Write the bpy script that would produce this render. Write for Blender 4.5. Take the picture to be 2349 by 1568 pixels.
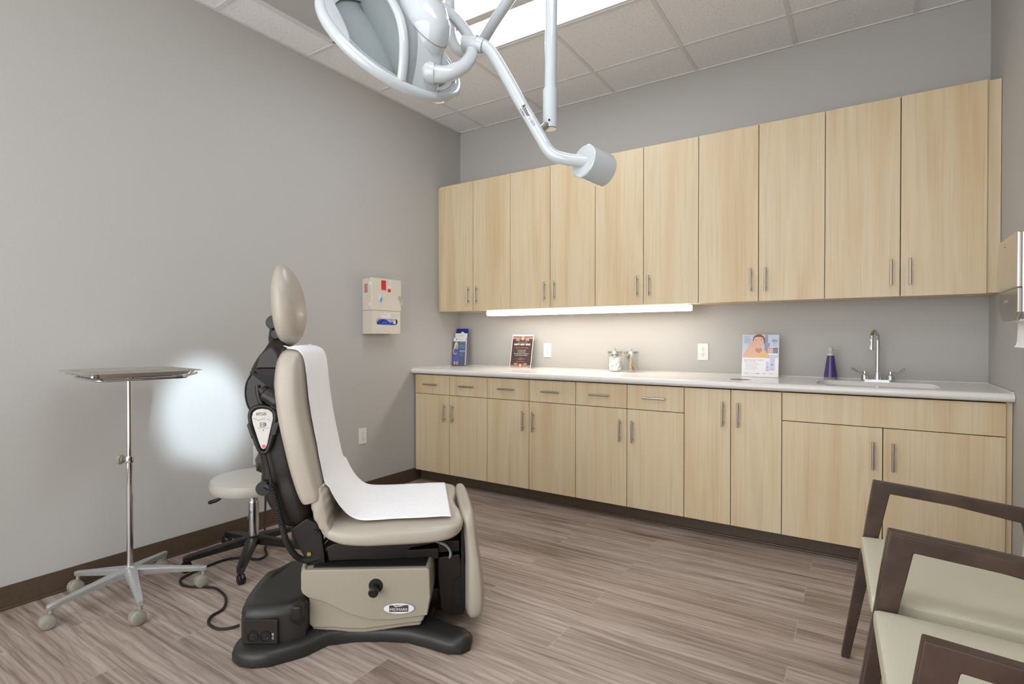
import bpy, bmesh, math, random
from mathutils import Vector, Matrix, noise
R = math.radians
PI = math.pi
scene = bpy.context.scene
for o in list(bpy.data.objects): bpy.data.objects.remove(o)
random.seed(7)

# ------------------------------------------------------------------ camera, world, exposure
camd = bpy.data.cameras.new('camera'); cam = bpy.data.objects.new('camera', camd)
scene.collection.objects.link(cam); scene.camera = cam
camd.sensor_width = 36; camd.sensor_fit = 'HORIZONTAL'; camd.lens = 19.03
camd.clip_start = 0.02
cam.location = (3.0823, -3.8705, 1.1644)
_fw = Vector((math.sin(-.5776)*math.cos(-.0083), math.cos(-.5776)*math.cos(-.0083), math.sin(-.0083)))
_rt = Vector((math.cos(.5776), math.sin(.5776), 0)); _up = _rt.cross(_fw)
cam.rotation_euler = Matrix((_rt, _up, -_fw)).transposed().to_euler()
w = bpy.data.worlds.new('world'); scene.world = w; w.use_nodes = True
w.node_tree.nodes['Background'].inputs[0].default_value = (.93, .96, 1.0, 1)
w.node_tree.nodes['Background'].inputs[1].default_value = 3.0
scene.view_settings.view_transform = 'Standard'; scene.view_settings.look = 'None'
scene.view_settings.gamma = 1; scene.view_settings.use_curve_mapping = False
scene.view_settings.exposure = 0.5
PANEL = 7.0         # ceiling light panels
UNDER = 11.0         # under-cabinet strips
BEAM = 290.0         # exam lamp beam

H = 3.015; W = 3.645; YB = -5.2

# ------------------------------------------------------------------ materials
def srgb(h):
    if isinstance(h, str):
        c = [int(h[i:i+2], 16)/255 for i in (0, 2, 4)]
    else: c = list(h)
    return tuple((x/12.92 if x <= .04045 else ((x+.055)/1.055)**2.4) for x in c) + (1,)
def mat(name, col, rough=.5, metal=0, coat=0, spec=.5, trans=0, ior=1.45, emis=None, es=0, alpha=1):
    m = bpy.data.materials.new(name); m.use_nodes = True
    b = m.node_tree.nodes['Principled BSDF']; i = b.inputs
    i['Base Color'].default_value = srgb(col); i['Roughness'].default_value = rough
    i['Metallic'].default_value = metal; i['Coat Weight'].default_value = coat
    i['Specular IOR Level'].default_value = spec; i['Transmission Weight'].default_value = trans
    i['IOR'].default_value = ior; i['Alpha'].default_value = alpha
    if emis: i['Emission Color'].default_value = srgb(emis); i['Emission Strength'].default_value = es
    return m
class NT:
    def __init__(s, m): s.t = m.node_tree; s.b = s.t.nodes['Principled BSDF']
    def n(s, typ, **kw):
        nd = s.t.nodes.new(typ)
        for k, v in kw.items():
            if k.startswith('i_'): nd.inputs[k[2:].replace('_', ' ')].default_value = v
            else: setattr(nd, k, v)
        return nd
    def l(s, a, b): s.t.links.new(a, b)
    def coord(s, scale=(1, 1, 1), rot=(0, 0, 0), loc=(0, 0, 0), kind='Object'):
        c = s.n('ShaderNodeTexCoord'); mp = s.n('ShaderNodeMapping')
        mp.inputs['Scale'].default_value = scale; mp.inputs['Rotation'].default_value = rot; mp.inputs['Location'].default_value = loc
        s.l(c.outputs[kind], mp.inputs[0]); return mp.outputs[0]
    def ramp(s, fac, stops):
        r = s.n('ShaderNodeValToRGB'); e = r.color_ramp.elements
        while len(e) < len(stops): e.new(.5)
        for k, (p, c) in enumerate(stops): e[k].position = p; e[k].color = srgb(c)
        s.l(fac, r.inputs[0]); return r.outputs[0]
    def bump(s, h, strength=.2, dist=.002):
        b = s.n('ShaderNodeBump'); b.inputs['Strength'].default_value = strength; b.inputs['Distance'].default_value = dist
        s.l(h, b.inputs['Height']); s.l(b.outputs[0], s.b.inputs['Normal'])
def m_plain(name, col, rough=.5, nscale=80, amt=.04, bump=.1, **kw):
    """paint / plastic / vinyl with a faint mottle and grain"""
    m = mat(name, col, rough, **kw); t = NT(m)
    nz = t.n('ShaderNodeTexNoise', i_Scale=nscale, i_Detail=4.0); t.l(t.coord(), nz.inputs['Vector'])
    c = [int(col[i:i+2], 16)/255 for i in (0, 2, 4)]
    t.l(t.ramp(nz.outputs[0], [(.3, [max(0, x*(1-amt)) for x in c]), (.7, [min(1, x*(1+amt)) for x in c])]), t.b.inputs['Base Color'])
    if bump: t.bump(nz.outputs[0], bump, .001)
    return m
def m_wall():
    m = m_plain('wall_paint', 'B3B0AA', .55, 120, .012, .12); return m
def m_wood():
    m = mat('maple_laminate', 'CDB28C', .38); t = NT(m)
    oi = t.n('ShaderNodeObjectInfo')
    tc = t.n('ShaderNodeTexCoord'); add = t.n('ShaderNodeVectorMath', operation='ADD')
    mul = t.n('ShaderNodeVectorMath', operation='SCALE'); mul.inputs['Scale'].default_value = 7.3
    cx = t.n('ShaderNodeCombineXYZ'); t.l(oi.outputs['Random'], cx.inputs[0]); t.l(oi.outputs['Random'], cx.inputs[2])
    t.l(cx.outputs[0], mul.inputs[0]); t.l(tc.outputs['Object'], add.inputs[0]); t.l(mul.outputs[0], add.inputs[1])
    def mp(sc):
        q = t.n('ShaderNodeMapping'); q.inputs['Scale'].default_value = sc; t.l(add.outputs[0], q.inputs[0]); return q.outputs[0]
    n1 = t.n('ShaderNodeTexNoise', i_Scale=1.0, i_Detail=3.0, i_Distortion=.5); t.l(mp((9, 9, .55)), n1.inputs['Vector'])
    n2 = t.n('ShaderNodeTexNoise', i_Scale=1.0, i_Detail=5.0, i_Distortion=.3); t.l(mp((70, 70, 1.6)), n2.inputs['Vector'])
    a = t.ramp(n1.outputs[0], [(.3, 'CBB18A'), (.46, 'D3BD98'), (.58, 'D6C4A2'), (.75, 'CBB38E')])
    b = t.ramp(n2.outputs[0], [(.3, 'D8C4A6'), (.5, 'FFFFFF'), (.7, 'F6ECDC')])
    mx = t.n('ShaderNodeMix', data_type='RGBA', blend_type='MULTIPLY'); mx.inputs[0].default_value = .32
    t.l(a, mx.inputs[6]); t.l(b, mx.inputs[7]); t.l(mx.outputs[2], t.b.inputs['Base Color'])
    return m
def m_floor():
    m = mat('vinyl_plank_floor', '8F7C70', .42, spec=.45); t = NT(m)
    c = t.coord(scale=(1, 1, 1), loc=(.35, .805, 0))
    def bk(c1, c2, mo):
        br = t.n('ShaderNodeTexBrick', offset=.37, offset_frequency=2, squash=1.0)
        for k, v in (('Scale', 1.0), ('Brick Width', 1.22), ('Row Height', .186), ('Mortar Size', mo), ('Mortar Smooth', .2), ('Bias', 0.0)):
            br.inputs[k].default_value = v
        br.inputs['Color1'].default_value = c1; br.inputs['Color2'].default_value = c2; t.l(c, br.inputs[0]); return br
    br = bk((0, 0, 0, 1), (1, 1, 1, 1), .0016)
    br.inputs['Mortar'].default_value = (.5, .5, .5, 1)
    # per-plank shift of the grain
    sep = t.n('ShaderNodeVectorMath', operation='SCALE'); sep.inputs['Scale'].default_value = 9.0
    t.l(br.outputs['Color'], sep.inputs[0])
    add = t.n('ShaderNodeVectorMath', operation='ADD'); t.l(c, add.inputs[0]); t.l(sep.outputs[0], add.inputs[1])
    def mp(sc):
        q = t.n('ShaderNodeMapping'); q.inputs['Scale'].default_value = sc; t.l(add.outputs[0], q.inputs[0]); return q.outputs[0]
    n1 = t.n('ShaderNodeTexNoise', i_Scale=1.0, i_Detail=7.0, i_Roughness=.62, i_Distortion=.8); t.l(mp((1.2, 19, 3)), n1.inputs['Vector'])
    n2 = t.n('ShaderNodeTexNoise', i_Scale=1.0, i_Detail=4.0, i_Roughness=.6, i_Distortion=.4); t.l(mp((2.6, 100, 3)), n2.inputs['Vector'])
    wv = t.n('ShaderNodeTexWave', wave_type='BANDS', bands_direction='Y', i_Scale=5.0, i_Distortion=9.0, i_Detail=3.0)
    wv.inputs['Detail Scale'].default_value = .9; t.l(mp((.55, 2.2, 1)), wv.inputs['Vector'])
    col = t.ramp(n1.outputs[0], [(.28, '776759'), (.39, '94857A'), (.50, 'AA9B8F'), (.61, 'B8AA9F'), (.74, 'C4B8AE')])
    f = t.ramp(n2.outputs[0], [(.28, 'B0A196'), (.5, 'FFFFFF'), (.7, 'F4EEEA')])
    g = t.ramp(wv.outputs[0], [(0, 'BBAEA4'), (.25, 'F4F0EC'), (.8, 'FFFFFF')])
    m1 = t.n('ShaderNodeMix', data_type='RGBA', blend_type='MULTIPLY'); m1.inputs[0].default_value = .75
    t.l(col, m1.inputs[6]); t.l(f, m1.inputs[7])
    m2 = t.n('ShaderNodeMix', data_type='RGBA', blend_type='MULTIPLY'); m2.inputs[0].default_value = .40
    t.l(m1.outputs[2], m2.inputs[6]); t.l(g, m2.inputs[7])
    tone = t.ramp(br.outputs['Color'], [(0, 'EDE9E6'), (1, 'FFFFFF')])
    m3 = t.n('ShaderNodeMix', data_type='RGBA', blend_type='MULTIPLY'); m3.inputs[0].default_value = 1
    t.l(m2.outputs[2], m3.inputs[6]); t.l(tone, m3.inputs[7])
    m4 = t.n('ShaderNodeMix', data_type='RGBA'); t.l(br.outputs['Fac'], m4.inputs[0])
    t.l(m3.outputs[2], m4.inputs[6]); m4.inputs[7].default_value = srgb('A89A8E')
    t.l(m4.outputs[2], t.b.inputs['Base Color'])
    t.bump(n2.outputs[0], .12, .001)
    return m
def m_tile():
    m = mat('ceiling_tile', 'B9B3AC', .9, spec=.1); t = NT(m)
    n1 = t.n('ShaderNodeTexNoise', i_Scale=95.0, i_Detail=3.0); t.l(t.coord(), n1.inputs['Vector'])
    vo = t.n('ShaderNodeTexVoronoi', i_Scale=85.0); t.l(t.coord(), vo.inputs['Vector'])
    a = t.ramp(n1.outputs[0], [(.3, 'D0CECC'), (.37, 'E6E5E4'), (1, 'EDECEB')])
    b = t.ramp(vo.outputs['Distance'], [(.10, '8A8078'), (.2, 'FFFFFF')])
    mx = t.n('ShaderNodeMix', data_type='RGBA', blend_type='MULTIPLY'); mx.inputs[0].default_value = .8
    t.l(a, mx.inputs[6]); t.l(b, mx.inputs[7]); t.l(mx.outputs[2], t.b.inputs['Base Color'])
    t.bump(n1.outputs[0], .3, .002)
    return m
def m_perf():
    m = mat('perforated_metal', 'A9AAA8', .6); t = NT(m)
    vo = t.n('ShaderNodeTexVoronoi', i_Scale=150.0, i_Randomness=0.0); t.l(t.coord(rot=(0, 0, R(45))), vo.inputs['Vector'])
    t.l(t.ramp(vo.outputs['Distance'], [(.28, '4C4B49'), (.36, 'B4B4B1')]), t.b.inputs['Base Color']); return m
def m_counter():
    m = mat('solid_surface_counter', 'DAD5CD', .16, spec=.6); t = NT(m)
    vo = t.n('ShaderNodeTexVoronoi', i_Scale=260.0); t.l(t.coord(), vo.inputs['Vector'])
    t.l(t.ramp(vo.outputs['Distance'], [(.08, 'B9B2A8'), (.18, 'DAD6CF'), (.8, 'E3DFD8')]), t.b.inputs['Base Color']); return m
def m_brush(name, col, rough=.28):
    m = mat(name, col, rough, metal=1); t = NT(m)
    n = t.n('ShaderNodeTexNoise', i_Scale=1.0, i_Detail=2.0); t.l(t.coord(scale=(400, 400, 8)), n.inputs['Vector'])
    t.bump(n.outputs[0], .08, .0005); return m
def m_darkwood():
    m = mat('dark_stained_wood', '4A3529', .42, coat=.15); t = NT(m)
    n = t.n('ShaderNodeTexNoise', i_Scale=1.0, i_Detail=5.0, i_Distortion=.6); t.l(t.coord(scale=(12, 60, 12)), n.inputs['Vector'])
    t.l(t.ramp(n.outputs[0], [(.3, '33241B'), (.55, '443126'), (.75, '503B30')]), t.b.inputs['Base Color']); return m
def m_towel():
    m = m_plain('paper_white', 'F1F0EE', .85, 60, .012, .12); return m
def m_clear(name, tint, gloss=.04, edge=.35):
    """thin clear glass or acrylic: transparent, mirror-like towards grazing angles"""
    m = bpy.data.materials.new(name); m.use_nodes = True; t = m.node_tree; t.nodes.remove(t.nodes['Principled BSDF'])
    tr = t.nodes.new('ShaderNodeBsdfTransparent'); tr.inputs[0].default_value = srgb(tint)
    gl = t.nodes.new('ShaderNodeBsdfGlossy'); gl.inputs[0].default_value = (1, 1, 1, 1); gl.inputs[1].default_value = gloss
    lw = t.nodes.new('ShaderNodeLayerWeight'); lw.inputs[0].default_value = edge; mx = t.nodes.new('ShaderNodeMixShader')
    pw = t.nodes.new('ShaderNodeMath'); pw.operation = 'POWER'; pw.inputs[1].default_value = 4.0
    mp = t.nodes.new('ShaderNodeMath'); mp.operation = 'MULTIPLY_ADD'; mp.inputs[1].default_value = .75; mp.inputs[2].default_value = .04
    t.links.new(lw.outputs['Facing'], pw.inputs[0]); t.links.new(pw.outputs[0], mp.inputs[0]); t.links.new(mp.outputs[0], mx.inputs[0]); t.links.new(tr.outputs[0], mx.inputs[1]); t.links.new(gl.outputs[0], mx.inputs[2])
    t.links.new(mx.outputs[0], t.nodes['Material Output'].inputs[0]); return m
M = dict(
    wall=m_wall(), wood=m_wood(), floor=m_floor(), tile=m_tile(), perf=m_perf(), counter=m_counter(),
    tbar=m_plain('ceiling_grid_paint', 'D6D4D1', .5, 90, .02, 0), dwood=m_darkwood(), paper=m_towel(),
    base=m_plain('brown_vinyl_base', '4F4032', .45, 60, .05, .05), gap_shade=m_plain('painted_gap_shade', '2A211B', .8, 50, .1, 0),
    nickel=m_brush('brushed_nickel', 'B9B3AA', .3), steel=m_brush('brushed_steel', 'D6D1C9', .32),
    chrome=mat('chrome', 'D4D4D6', .06, metal=1), alum=m_plain('painted_aluminium', 'B3B3B0', .35, 90, .03, .05, metal=.55),
    caster=m_plain('grey_caster_plastic', '918C7F', .45, 60, .03, .05),
    vinyl=m_plain('cream_upholstery', 'ACA293', .36, 220, .02, .12, coat=.1),
    vinyl2=m_plain('pale_green_cream_upholstery', 'C6C1AA', .42, 220, .02, .12),
    stoolv=m_plain('pale_grey_upholstery', 'B6B0A4', .38, 220, .02, .12),
    beige=m_plain('beige_plastic', '9B9280', .42, 300, .02, .15), black=m_plain('black_plastic', '191512', .38, 200, .1, .1),
    dark=m_plain('dark_bronze_plastic', '201912', .4, 200, .08, .1), slate=m_plain('charcoal_plastic', '282623', .40, 300, .06, .2),
    rubber=m_plain('black_rubber', '1B1917', .6, 120, .08, .1), white=m_plain('white_plastic', 'DCDAD6', .35, 90, .01, 0),
    enamel=m_plain('white_lamp_enamel', 'BEC3C4', .10, 40, .006, 0, coat=.5),
    lampgrey=m_plain('grey_lamp_shell', '8B9190', .7, 40, .01, 0, spec=.15),
    sharps=m_plain('putty_plastic', 'CFC6B6', .4, 90, .015, .05), red=mat('red_plastic', 'C22A2A', .3), orange=mat('orange_label', 'E4490F', .5),
    slot=mat('slot_black', '141210', .7), glass=m_clear('clear_glass', 'FAFCFB', .04, .5),
    acrylic=m_clear('clear_acrylic', 'FBFBFC', .05, .5), purple=m_plain('purple_glazed', '3E2F6B', .28, 60, .05, 0, coat=.3),
    cotton=m_plain('cotton', 'EFEEEA', .95, 160, .02, .6), stick=m_plain('pale_birch', 'D6B48F', .7, 90, .08, .1),
    stickd=m_plain('darker_birch', 'B98F6C', .7, 90, .08, .1), glove=m_plain('blue_nitrile', '3A4FC0', .4, 60, .25, .4),
    navy=mat('print_navy', '16258A', .5), pwhite=mat('print_white', 'ECEAE8', .5), pgrey=mat('print_grey', '8B8886', .5),
    pdark=mat('print_dark', '4A3B39', .25), prose=mat('print_rose', 'D9A58C', .5), pblue=mat('print_blue', '4A63C8', .5),
    pcyan=mat('print_cyan', '4FB6E0', .5), pslate=mat('print_slate', '55607F', .3), pskin=mat('print_skin', 'E2B79F', .5),
    pskin2=mat('print_skin_deep', 'C98F74', .5), phair=mat('print_blond', 'E3D0A8', .5), pbrown=mat('print_brown', '8A4F2E', .5), pyell=mat('print_yellow', 'F0C04A', .5),
    psky=mat('print_pale_blue', 'C3CEE0', .5), pred=mat('print_red', 'C85062', .5), plil=mat('print_lilac', 'CDCDE6', .5),
    paleb=mat('pale_blue_tape', '4F93DC', .5), label=mat('label_white', 'DCDCDC', .55), redb=mat('button_red', 'E0555A', .4),
    brass=mat('brass', 'B99A4A', .25, metal=1), scuff=mat('scuffed_paint', 'B9B4AC', .6), grommet=m_plain('grey_grommet', '9A9893', .4, 60, .02, 0),
    lightp=mat('lit_diffuser', 'FFFFFF', .5, emis='E9F0FF', es=PANEL), lightu=mat('lit_strip_lens', 'FFFFFF', .5, emis='FFF6EC', es=UNDER),
    ledp=mat('lamp_lens', 'E8F2FF', .2, emis='BFDcFF'.upper(), es=3.0),
)

# ------------------------------------------------------------------ mesh helpers
def frame(o, x, y):
    """matrix with origin o, local X along x, local Y along y"""
    x = Vector(x).normalized(); y = Vector(y); z = x.cross(y).normalized(); y = z.cross(x)
    return Matrix.Translation(o) @ Matrix((x, y, z)).transposed().to_4x4()
class MB:
    def __init__(s): s.bm = bmesh.new(); s.mats = []
    def mi(s, m):
        m = M[m] if isinstance(m, str) else m
        if m not in s.mats: s.mats.append(m)
        return s.mats.index(m)
    def absorb(s, b2, m, mtx=None, smooth=False):
        k = s.mi(m); vm = {}
        for v in b2.verts: vm[v] = s.bm.verts.new(mtx @ v.co if mtx else v.co)
        for f in b2.faces:
            try: nf = s.bm.faces.new([vm[v] for v in f.verts])
            except ValueError: continue
            nf.material_index = k; nf.smooth = smooth
        b2.free(); return s
    def box(s, a, b, m, bev=0, seg=2, mtx=None):
        b2 = bmesh.new(); bmesh.ops.create_cube(b2, size=1)
        a, b = Vector(a), Vector(b); c = (a+b)/2; d = b-a
        for v in b2.verts: v.co = Vector((c[i]+v.co[i]*abs(d[i]) for i in range(3)))
        if bev: bmesh.ops.bevel(b2, geom=list(b2.edges), offset=bev, segments=seg, affect='EDGES', profile=.5)
        return s.absorb(b2, m, mtx, smooth=bool(bev))
    def tube(s, pts, r, m, seg=12, caps=True, flat=1.0, closed=False, ref=None, mtx=None):
        pts = [Vector(p) for p in pts]; n = len(pts); b2 = bmesh.new(); rings = []
        rs = r if isinstance(r, (list, tuple)) else [r]*n
        T = []
        for i in range(n):
            if closed: t = pts[(i+1) % n]-pts[i-1]
            else: t = pts[min(i+1, n-1)]-pts[max(i-1, 0)]
            T.append(t.normalized())
        u = Vector(ref) if ref else (Vector((0, 0, 1)) if abs(T[0].z) < .9 else Vector((1, 0, 0)))
        for i in range(n):
            u = (u - T[i]*u.dot(T[i])).normalized(); v = T[i].cross(u)
            rings.append([b2.verts.new(pts[i]+rs[i]*(u*math.cos(a)*flat+v*math.sin(a))) for a in (2*PI*k/seg for k in range(seg))])
        for i in range(n if closed else n-1):
            A, B = rings[i], rings[(i+1) % n]
            for k in range(seg): b2.faces.new((A[k], A[(k+1) % seg], B[(k+1) % seg], B[k]))
        if caps and not closed:
            b2.faces.new(rings[0][::-1]); b2.faces.new(rings[-1])
        return s.absorb(b2, m, mtx, smooth=True)
    def lathe(s, prof, m, mtx=None, seg=32, smooth=True):
        b2 = bmesh.new(); rings = []
        for r, z in prof:
            if r < 1e-6: rings.append([b2.verts.new((0, 0, z))])
            else: rings.append([b2.verts.new((r*math.cos(2*PI*k/seg), r*math.sin(2*PI*k/seg), z)) for k in range(seg)])
        for A, B in zip(rings, rings[1:]):
            for k in range(seg):
                k2 = (k+1) % seg
                if len(A) == 1 and len(B) == 1: continue
                if len(A) == 1: b2.faces.new((A[0], B[k2], B[k]))
                elif len(B) == 1: b2.faces.new((A[k], A[k2], B[0]))
                else: b2.faces.new((A[k], A[k2], B[k2], B[k]))
        bmesh.ops.recalc_face_normals(b2, faces=list(b2.faces))
        return s.absorb(b2, m, mtx, smooth=smooth)
    def prism(s, poly, t0, t1, m, mtx=None, bev=0, seg=3):
        """poly in local XY, extruded along local Z from t0 to t1"""
        b2 = bmesh.new()
        f = b2.faces.new([b2.verts.new((x, y, t0)) for x, y in poly])
        r = bmesh.ops.extrude_face_region(b2, geom=[f])
        for v in r['geom']:
            if isinstance(v, bmesh.types.BMVert): v.co.z = t1
        bmesh.ops.recalc_face_normals(b2, faces=list(b2.faces))
        if bev: bmesh.ops.bevel(b2, geom=list(b2.edges), offset=bev, segments=seg, affect='EDGES', profile=.5, clamp_overlap=True)
        return s.absorb(b2, m, mtx, smooth=bool(bev))
    def loft(s, rings, m, mtx=None, closed=True, caps=True):
        b2 = bmesh.new(); V = [[b2.verts.new(p) for p in r] for r in rings]; n = len(rings[0])
        for A, B in zip(V, V[1:]):
            for k in range(n if closed else n-1):
                k2 = (k+1) % n; b2.faces.new((A[k], A[k2], B[k2], B[k]))
        if caps and closed: b2.faces.new(V[0][::-1]); b2.faces.new(V[-1])
        bmesh.ops.recalc_face_normals(b2, faces=list(b2.faces))
        return s.absorb(b2, m, mtx, smooth=True)
    def face(s, pts, m, mtx=None):
        k = s.mi(m); f = s.bm.faces.new([s.bm.verts.new((mtx @ Vector(p)) if mtx else Vector(p)) for p in pts]); f.material_index = k; return s
    # flat print: shapes in local XY of mtx, lifted by layer*0.15 mm
    def rect(s, x0, y0, x1, y1, m, mtx, L=1): return s.face([(x0, y0, L*.00015), (x1, y0, L*.00015), (x1, y1, L*.00015), (x0, y1, L*.00015)], m, mtx)
    def poly(s, P, m, mtx, L=1): return s.face([(x, y, L*.00015) for x, y in P], m, mtx)
    def ell(s, cx, cy, rx, ry, m, mtx, L=1, n=20, a0=0, a1=2*PI, rot=0):
        P = []
        for k in range(n):
            a = a0+(a1-a0)*k/(n if a1-a0 > 6.2 else n-1); x, y = rx*math.cos(a), ry*math.sin(a)
            P.append((cx+x*math.cos(rot)-y*math.sin(rot), cy+x*math.sin(rot)+y*math.cos(rot)))
        return s.poly(P, m, mtx, L)
    def line(s, P, wd, m, mtx, L=1):
        for (x0, y0), (x1, y1) in zip(P, P[1:]):
            d = Vector((x1-x0, y1-y0)); 
            if d.length < 1e-7: continue
            q = Vector((-d.y, d.x)).normalized()*wd/2
            s.poly([(x0-q.x, y0-q.y), (x1-q.x, y1-q.y), (x1+q.x, y1+q.y), (x0+q.x, y0+q.y)], m, mtx, L)
        return s
    def text(s, txt, size, m, mtx, x=0, y=0, L=1, align='CENTER', wide=1.0, bold=0.0, ext=0.0):
        cu = bpy.data.curves.new('t', 'FONT'); cu.body = txt; cu.size = size; cu.align_x = align; cu.align_y = 'CENTER'; cu.extrude = ext
        cu.offset = bold; cu.resolution_u = 3; cu.fill_mode = 'BOTH' if ext else 'FRONT'
        ob = bpy.data.objects.new('t', cu); scene.collection.objects.link(ob)
        dg = bpy.context.evaluated_depsgraph_get(); me = bpy.data.meshes.new_from_object(ob.evaluated_get(dg))
        b2 = bmesh.new(); b2.from_mesh(me)
        for v in b2.verts: v.co = Vector((v.co.x*wide+x, v.co.y+y, v.co.z+L*.00015))
        bpy.data.objects.remove(ob); bpy.data.curves.remove(cu); bpy.data.meshes.remove(me)
        return s.absorb(b2, m, mtx)
    def merge(s, d=1e-5): bmesh.ops.remove_doubles(s.bm, verts=list(s.bm.verts), dist=d); return s
def root_of(o):
    while o.parent: o = o.parent
    return o
def tag(o, label=None, cat=None, group=None, kind=None):
    if label: o['label'] = label
    if cat: o['category'] = cat
    if group: o['group'] = group
    if kind: o['kind'] = kind
    return o
def build(name, mb, parent=None, world=False, origin=None):
    """link the collected mesh as one object; world=True: geometry was given in world coordinates"""
    bm = mb.bm
    me = bpy.data.meshes.new(name)
    if parent is not None and world:
        inv = root_of(parent).matrix_basis.inverted()
        bmesh.ops.transform(bm, matrix=inv, verts=list(bm.verts))
    off = None
    if parent is None:
        xs = [v.co for v in bm.verts]
        off = Vector(origin) if origin else Vector(((min(v.x for v in xs)+max(v.x for v in xs))/2, (min(v.y for v in xs)+max(v.y for v in xs))/2, min(v.z for v in xs)))
        bmesh.ops.translate(bm, vec=-off, verts=list(bm.verts))
    bm.to_mesh(me); bm.free()
    for m in mb.mats: me.materials.append(m)
    o = bpy.data.objects.new(name, me); scene.collection.objects.link(o)
    if off is not None: o.location = off
    o.parent = parent
    if any(p.use_smooth for p in me.polygons):
        md = o.modifiers.new('weighted', 'WEIGHTED_NORMAL'); md.keep_sharp = True
        try: me.set_sharp_from_angle(angle=R(38))
        except Exception: pass
    return o
def thing(name, label, cat, loc=(0, 0, 0), rz=0, group=None):
    o = bpy.data.objects.new(name, None); scene.collection.objects.link(o)
    o.empty_display_size = .1; o.rotation_euler = (0, 0, rz); o.location = loc
    o.matrix_basis = Matrix.Translation(loc) @ Matrix.Rotation(rz, 4, 'Z')
    return tag(o, label, cat, group)
def copy_tree(o, parent=None):
    c = o.copy(); scene.collection.objects.link(c); c.parent = parent
    for ch in o.children: copy_tree(ch, c)
    return c
def struct(name, mb, parent=None, origin=None):
    return tag(build(name, mb, parent, origin=origin), kind='structure')
def superel(c, N, Y, a, b, e=4, n=36, bulge=None):
    """rounded-rectangle section: half thickness a along N, half width b along Y"""
    out = []
    for k in range(n):
        t = 2*PI*k/n; ct, st = math.cos(t), math.sin(t)
        y = b*math.copysign(abs(ct)**(2/e), ct); z = a*math.copysign(abs(st)**(2/e), st)
        out.append(Vector(c)+Vector(N)*z+Vector(Y)*y)
    return out
def smooth_path(P, n=6):
    """Catmull-Rom through P"""
    P = [Vector(p) for p in P]; out = []
    for i in range(len(P)-1):
        p0 = P[max(i-1, 0)]; p1 = P[i]; p2 = P[i+1]; p3 = P[min(i+2, len(P)-1)]
        for k in range(n):
            t = k/n
            out.append(.5*((2*p1)+(p2-p0)*t+(2*p0-5*p1+4*p2-p3)*t*t+(3*p1-p0-3*p2+p3)*t**3))
    out.append(P[-1]); return out
XZ = Matrix(((1, 0, 0, 0), (0, 0, -1, 0), (0, 1, 0, 0), (0, 0, 0, 1)))   # local XY -> world XZ, local Z -> -Y

# ------------------------------------------------------------------ room shell
b = MB(); b.box((-.1, YB-.1, -.1), (W+.1, .1, 0), 'floor'); struct('floor', b, origin=(0, 0, 0))
b = MB(); b.box((-.1, YB-.1, 0), (0, .1, H+.1), 'wall'); struct('wall_left', b)
b = MB(); b.box((0, 0, 0), (W, .1, H+.1), 'wall'); struct('wall_back', b)
b = MB(); b.box((W, YB-.1, 0), (W+.1, .1, H+.1), 'wall'); struct('wall_right', b)
# the wall behind the camera: an added, unseen wide opening lets in fill light
b = MB(); WX0, WX1, WZ0, WZ1 = .12, W-.12, .05, 2.85
b.box((0, YB-.1, 0), (WX0, YB, H+.1), 'wall'); b.box((WX1, YB-.1, 0), (W, YB, H+.1), 'wall'); b.box((WX0, YB-.1, WZ1), (WX1, YB, H+.1), 'wall'); b.box((WX0, YB-.1, 0), (WX1, YB, WZ0), 'wall'); struct('wall_front', b)
b = MB()
for x in (WX0, (WX0*2+WX1)/3, (WX0+WX1*2)/3, WX1-.05): b.box((x, YB-.08, WZ0), (x+.05, YB-.02, WZ1), 'tbar', .003)
b.box((WX0, YB-.08, WZ0), (WX1, YB-.02, WZ0+.05), 'tbar', .003); b.box((WX0, YB-.08, WZ1-.05), (WX1, YB-.02, WZ1), 'tbar', .003); struct('added_window_1', b)
# ceiling: tiles with openings for the fixtures, T-bar grid
GX = [.272+.609*k for k in range(6)]; GY = [-.386-.6095*k for k in range(8)]
LIGHTS = [(1, 2), (3, 5)]     # (first tile column, row): each fixture is two tiles long in x
VENT = (0, 3)
xs = [0]+GX+[W]; ys = [0]+GY+[YB]
b = MB(); skip = set()
for (cx, ry) in LIGHTS: skip |= {(cx+1, ry), (cx+2, ry)}
skip.add((VENT[0]+1, VENT[1]))
for i in range(len(xs)-1):
    for j in range(len(ys)-1):
        if (i, j) in skip: continue
        b.box((xs[i], ys[j+1], H), (xs[i+1], ys[j], H+.03), 'tile')
for i, x in enumerate(GX):
    for j in range(len(ys)-1):
        if (i, j) in skip and (i+1, j) in skip: continue
        b.box((x-.012, ys[j+1], H-.004), (x+.012, ys[j], H+.003), 'tbar')
for y in GY: b.box((0, y-.012, H-.0045), (W, y+.012, H+.003), 'tbar')
b.box((0, -.02, H-.006), (W, 0, H+.002), 'tbar'); b.box((0, YB, H-.006), (.02, 0, H+.002), 'tbar'); b.box((W-.02, YB, H-.006), (W, 0, H+.002), 'tbar')
b.box((-.1, YB-.1, H+.14), (W+.1, .1, H+.2), 'tbar')
struct('ceiling', b, origin=(0, 0, H))
# vinyl base
b = MB(); b.box((0, YB, 0), (.007, -.53, .1), 'base', .0015); b.box((.004, YB, 0), (.016, -.53, .012), 'base', .004); struct('baseboard_left', b)
b = MB(); b.box((.01, -.537, 0), (W, -.53, .092), 'base', .0015); b.box((.01, -.548, 0), (W, -.534, .012), 'base', .004); struct('baseboard_back', b)
b = MB(); b.box((W-.007, YB, 0), (W, -.60, .1), 'base', .0015); struct('baseboard_right', b)

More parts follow.
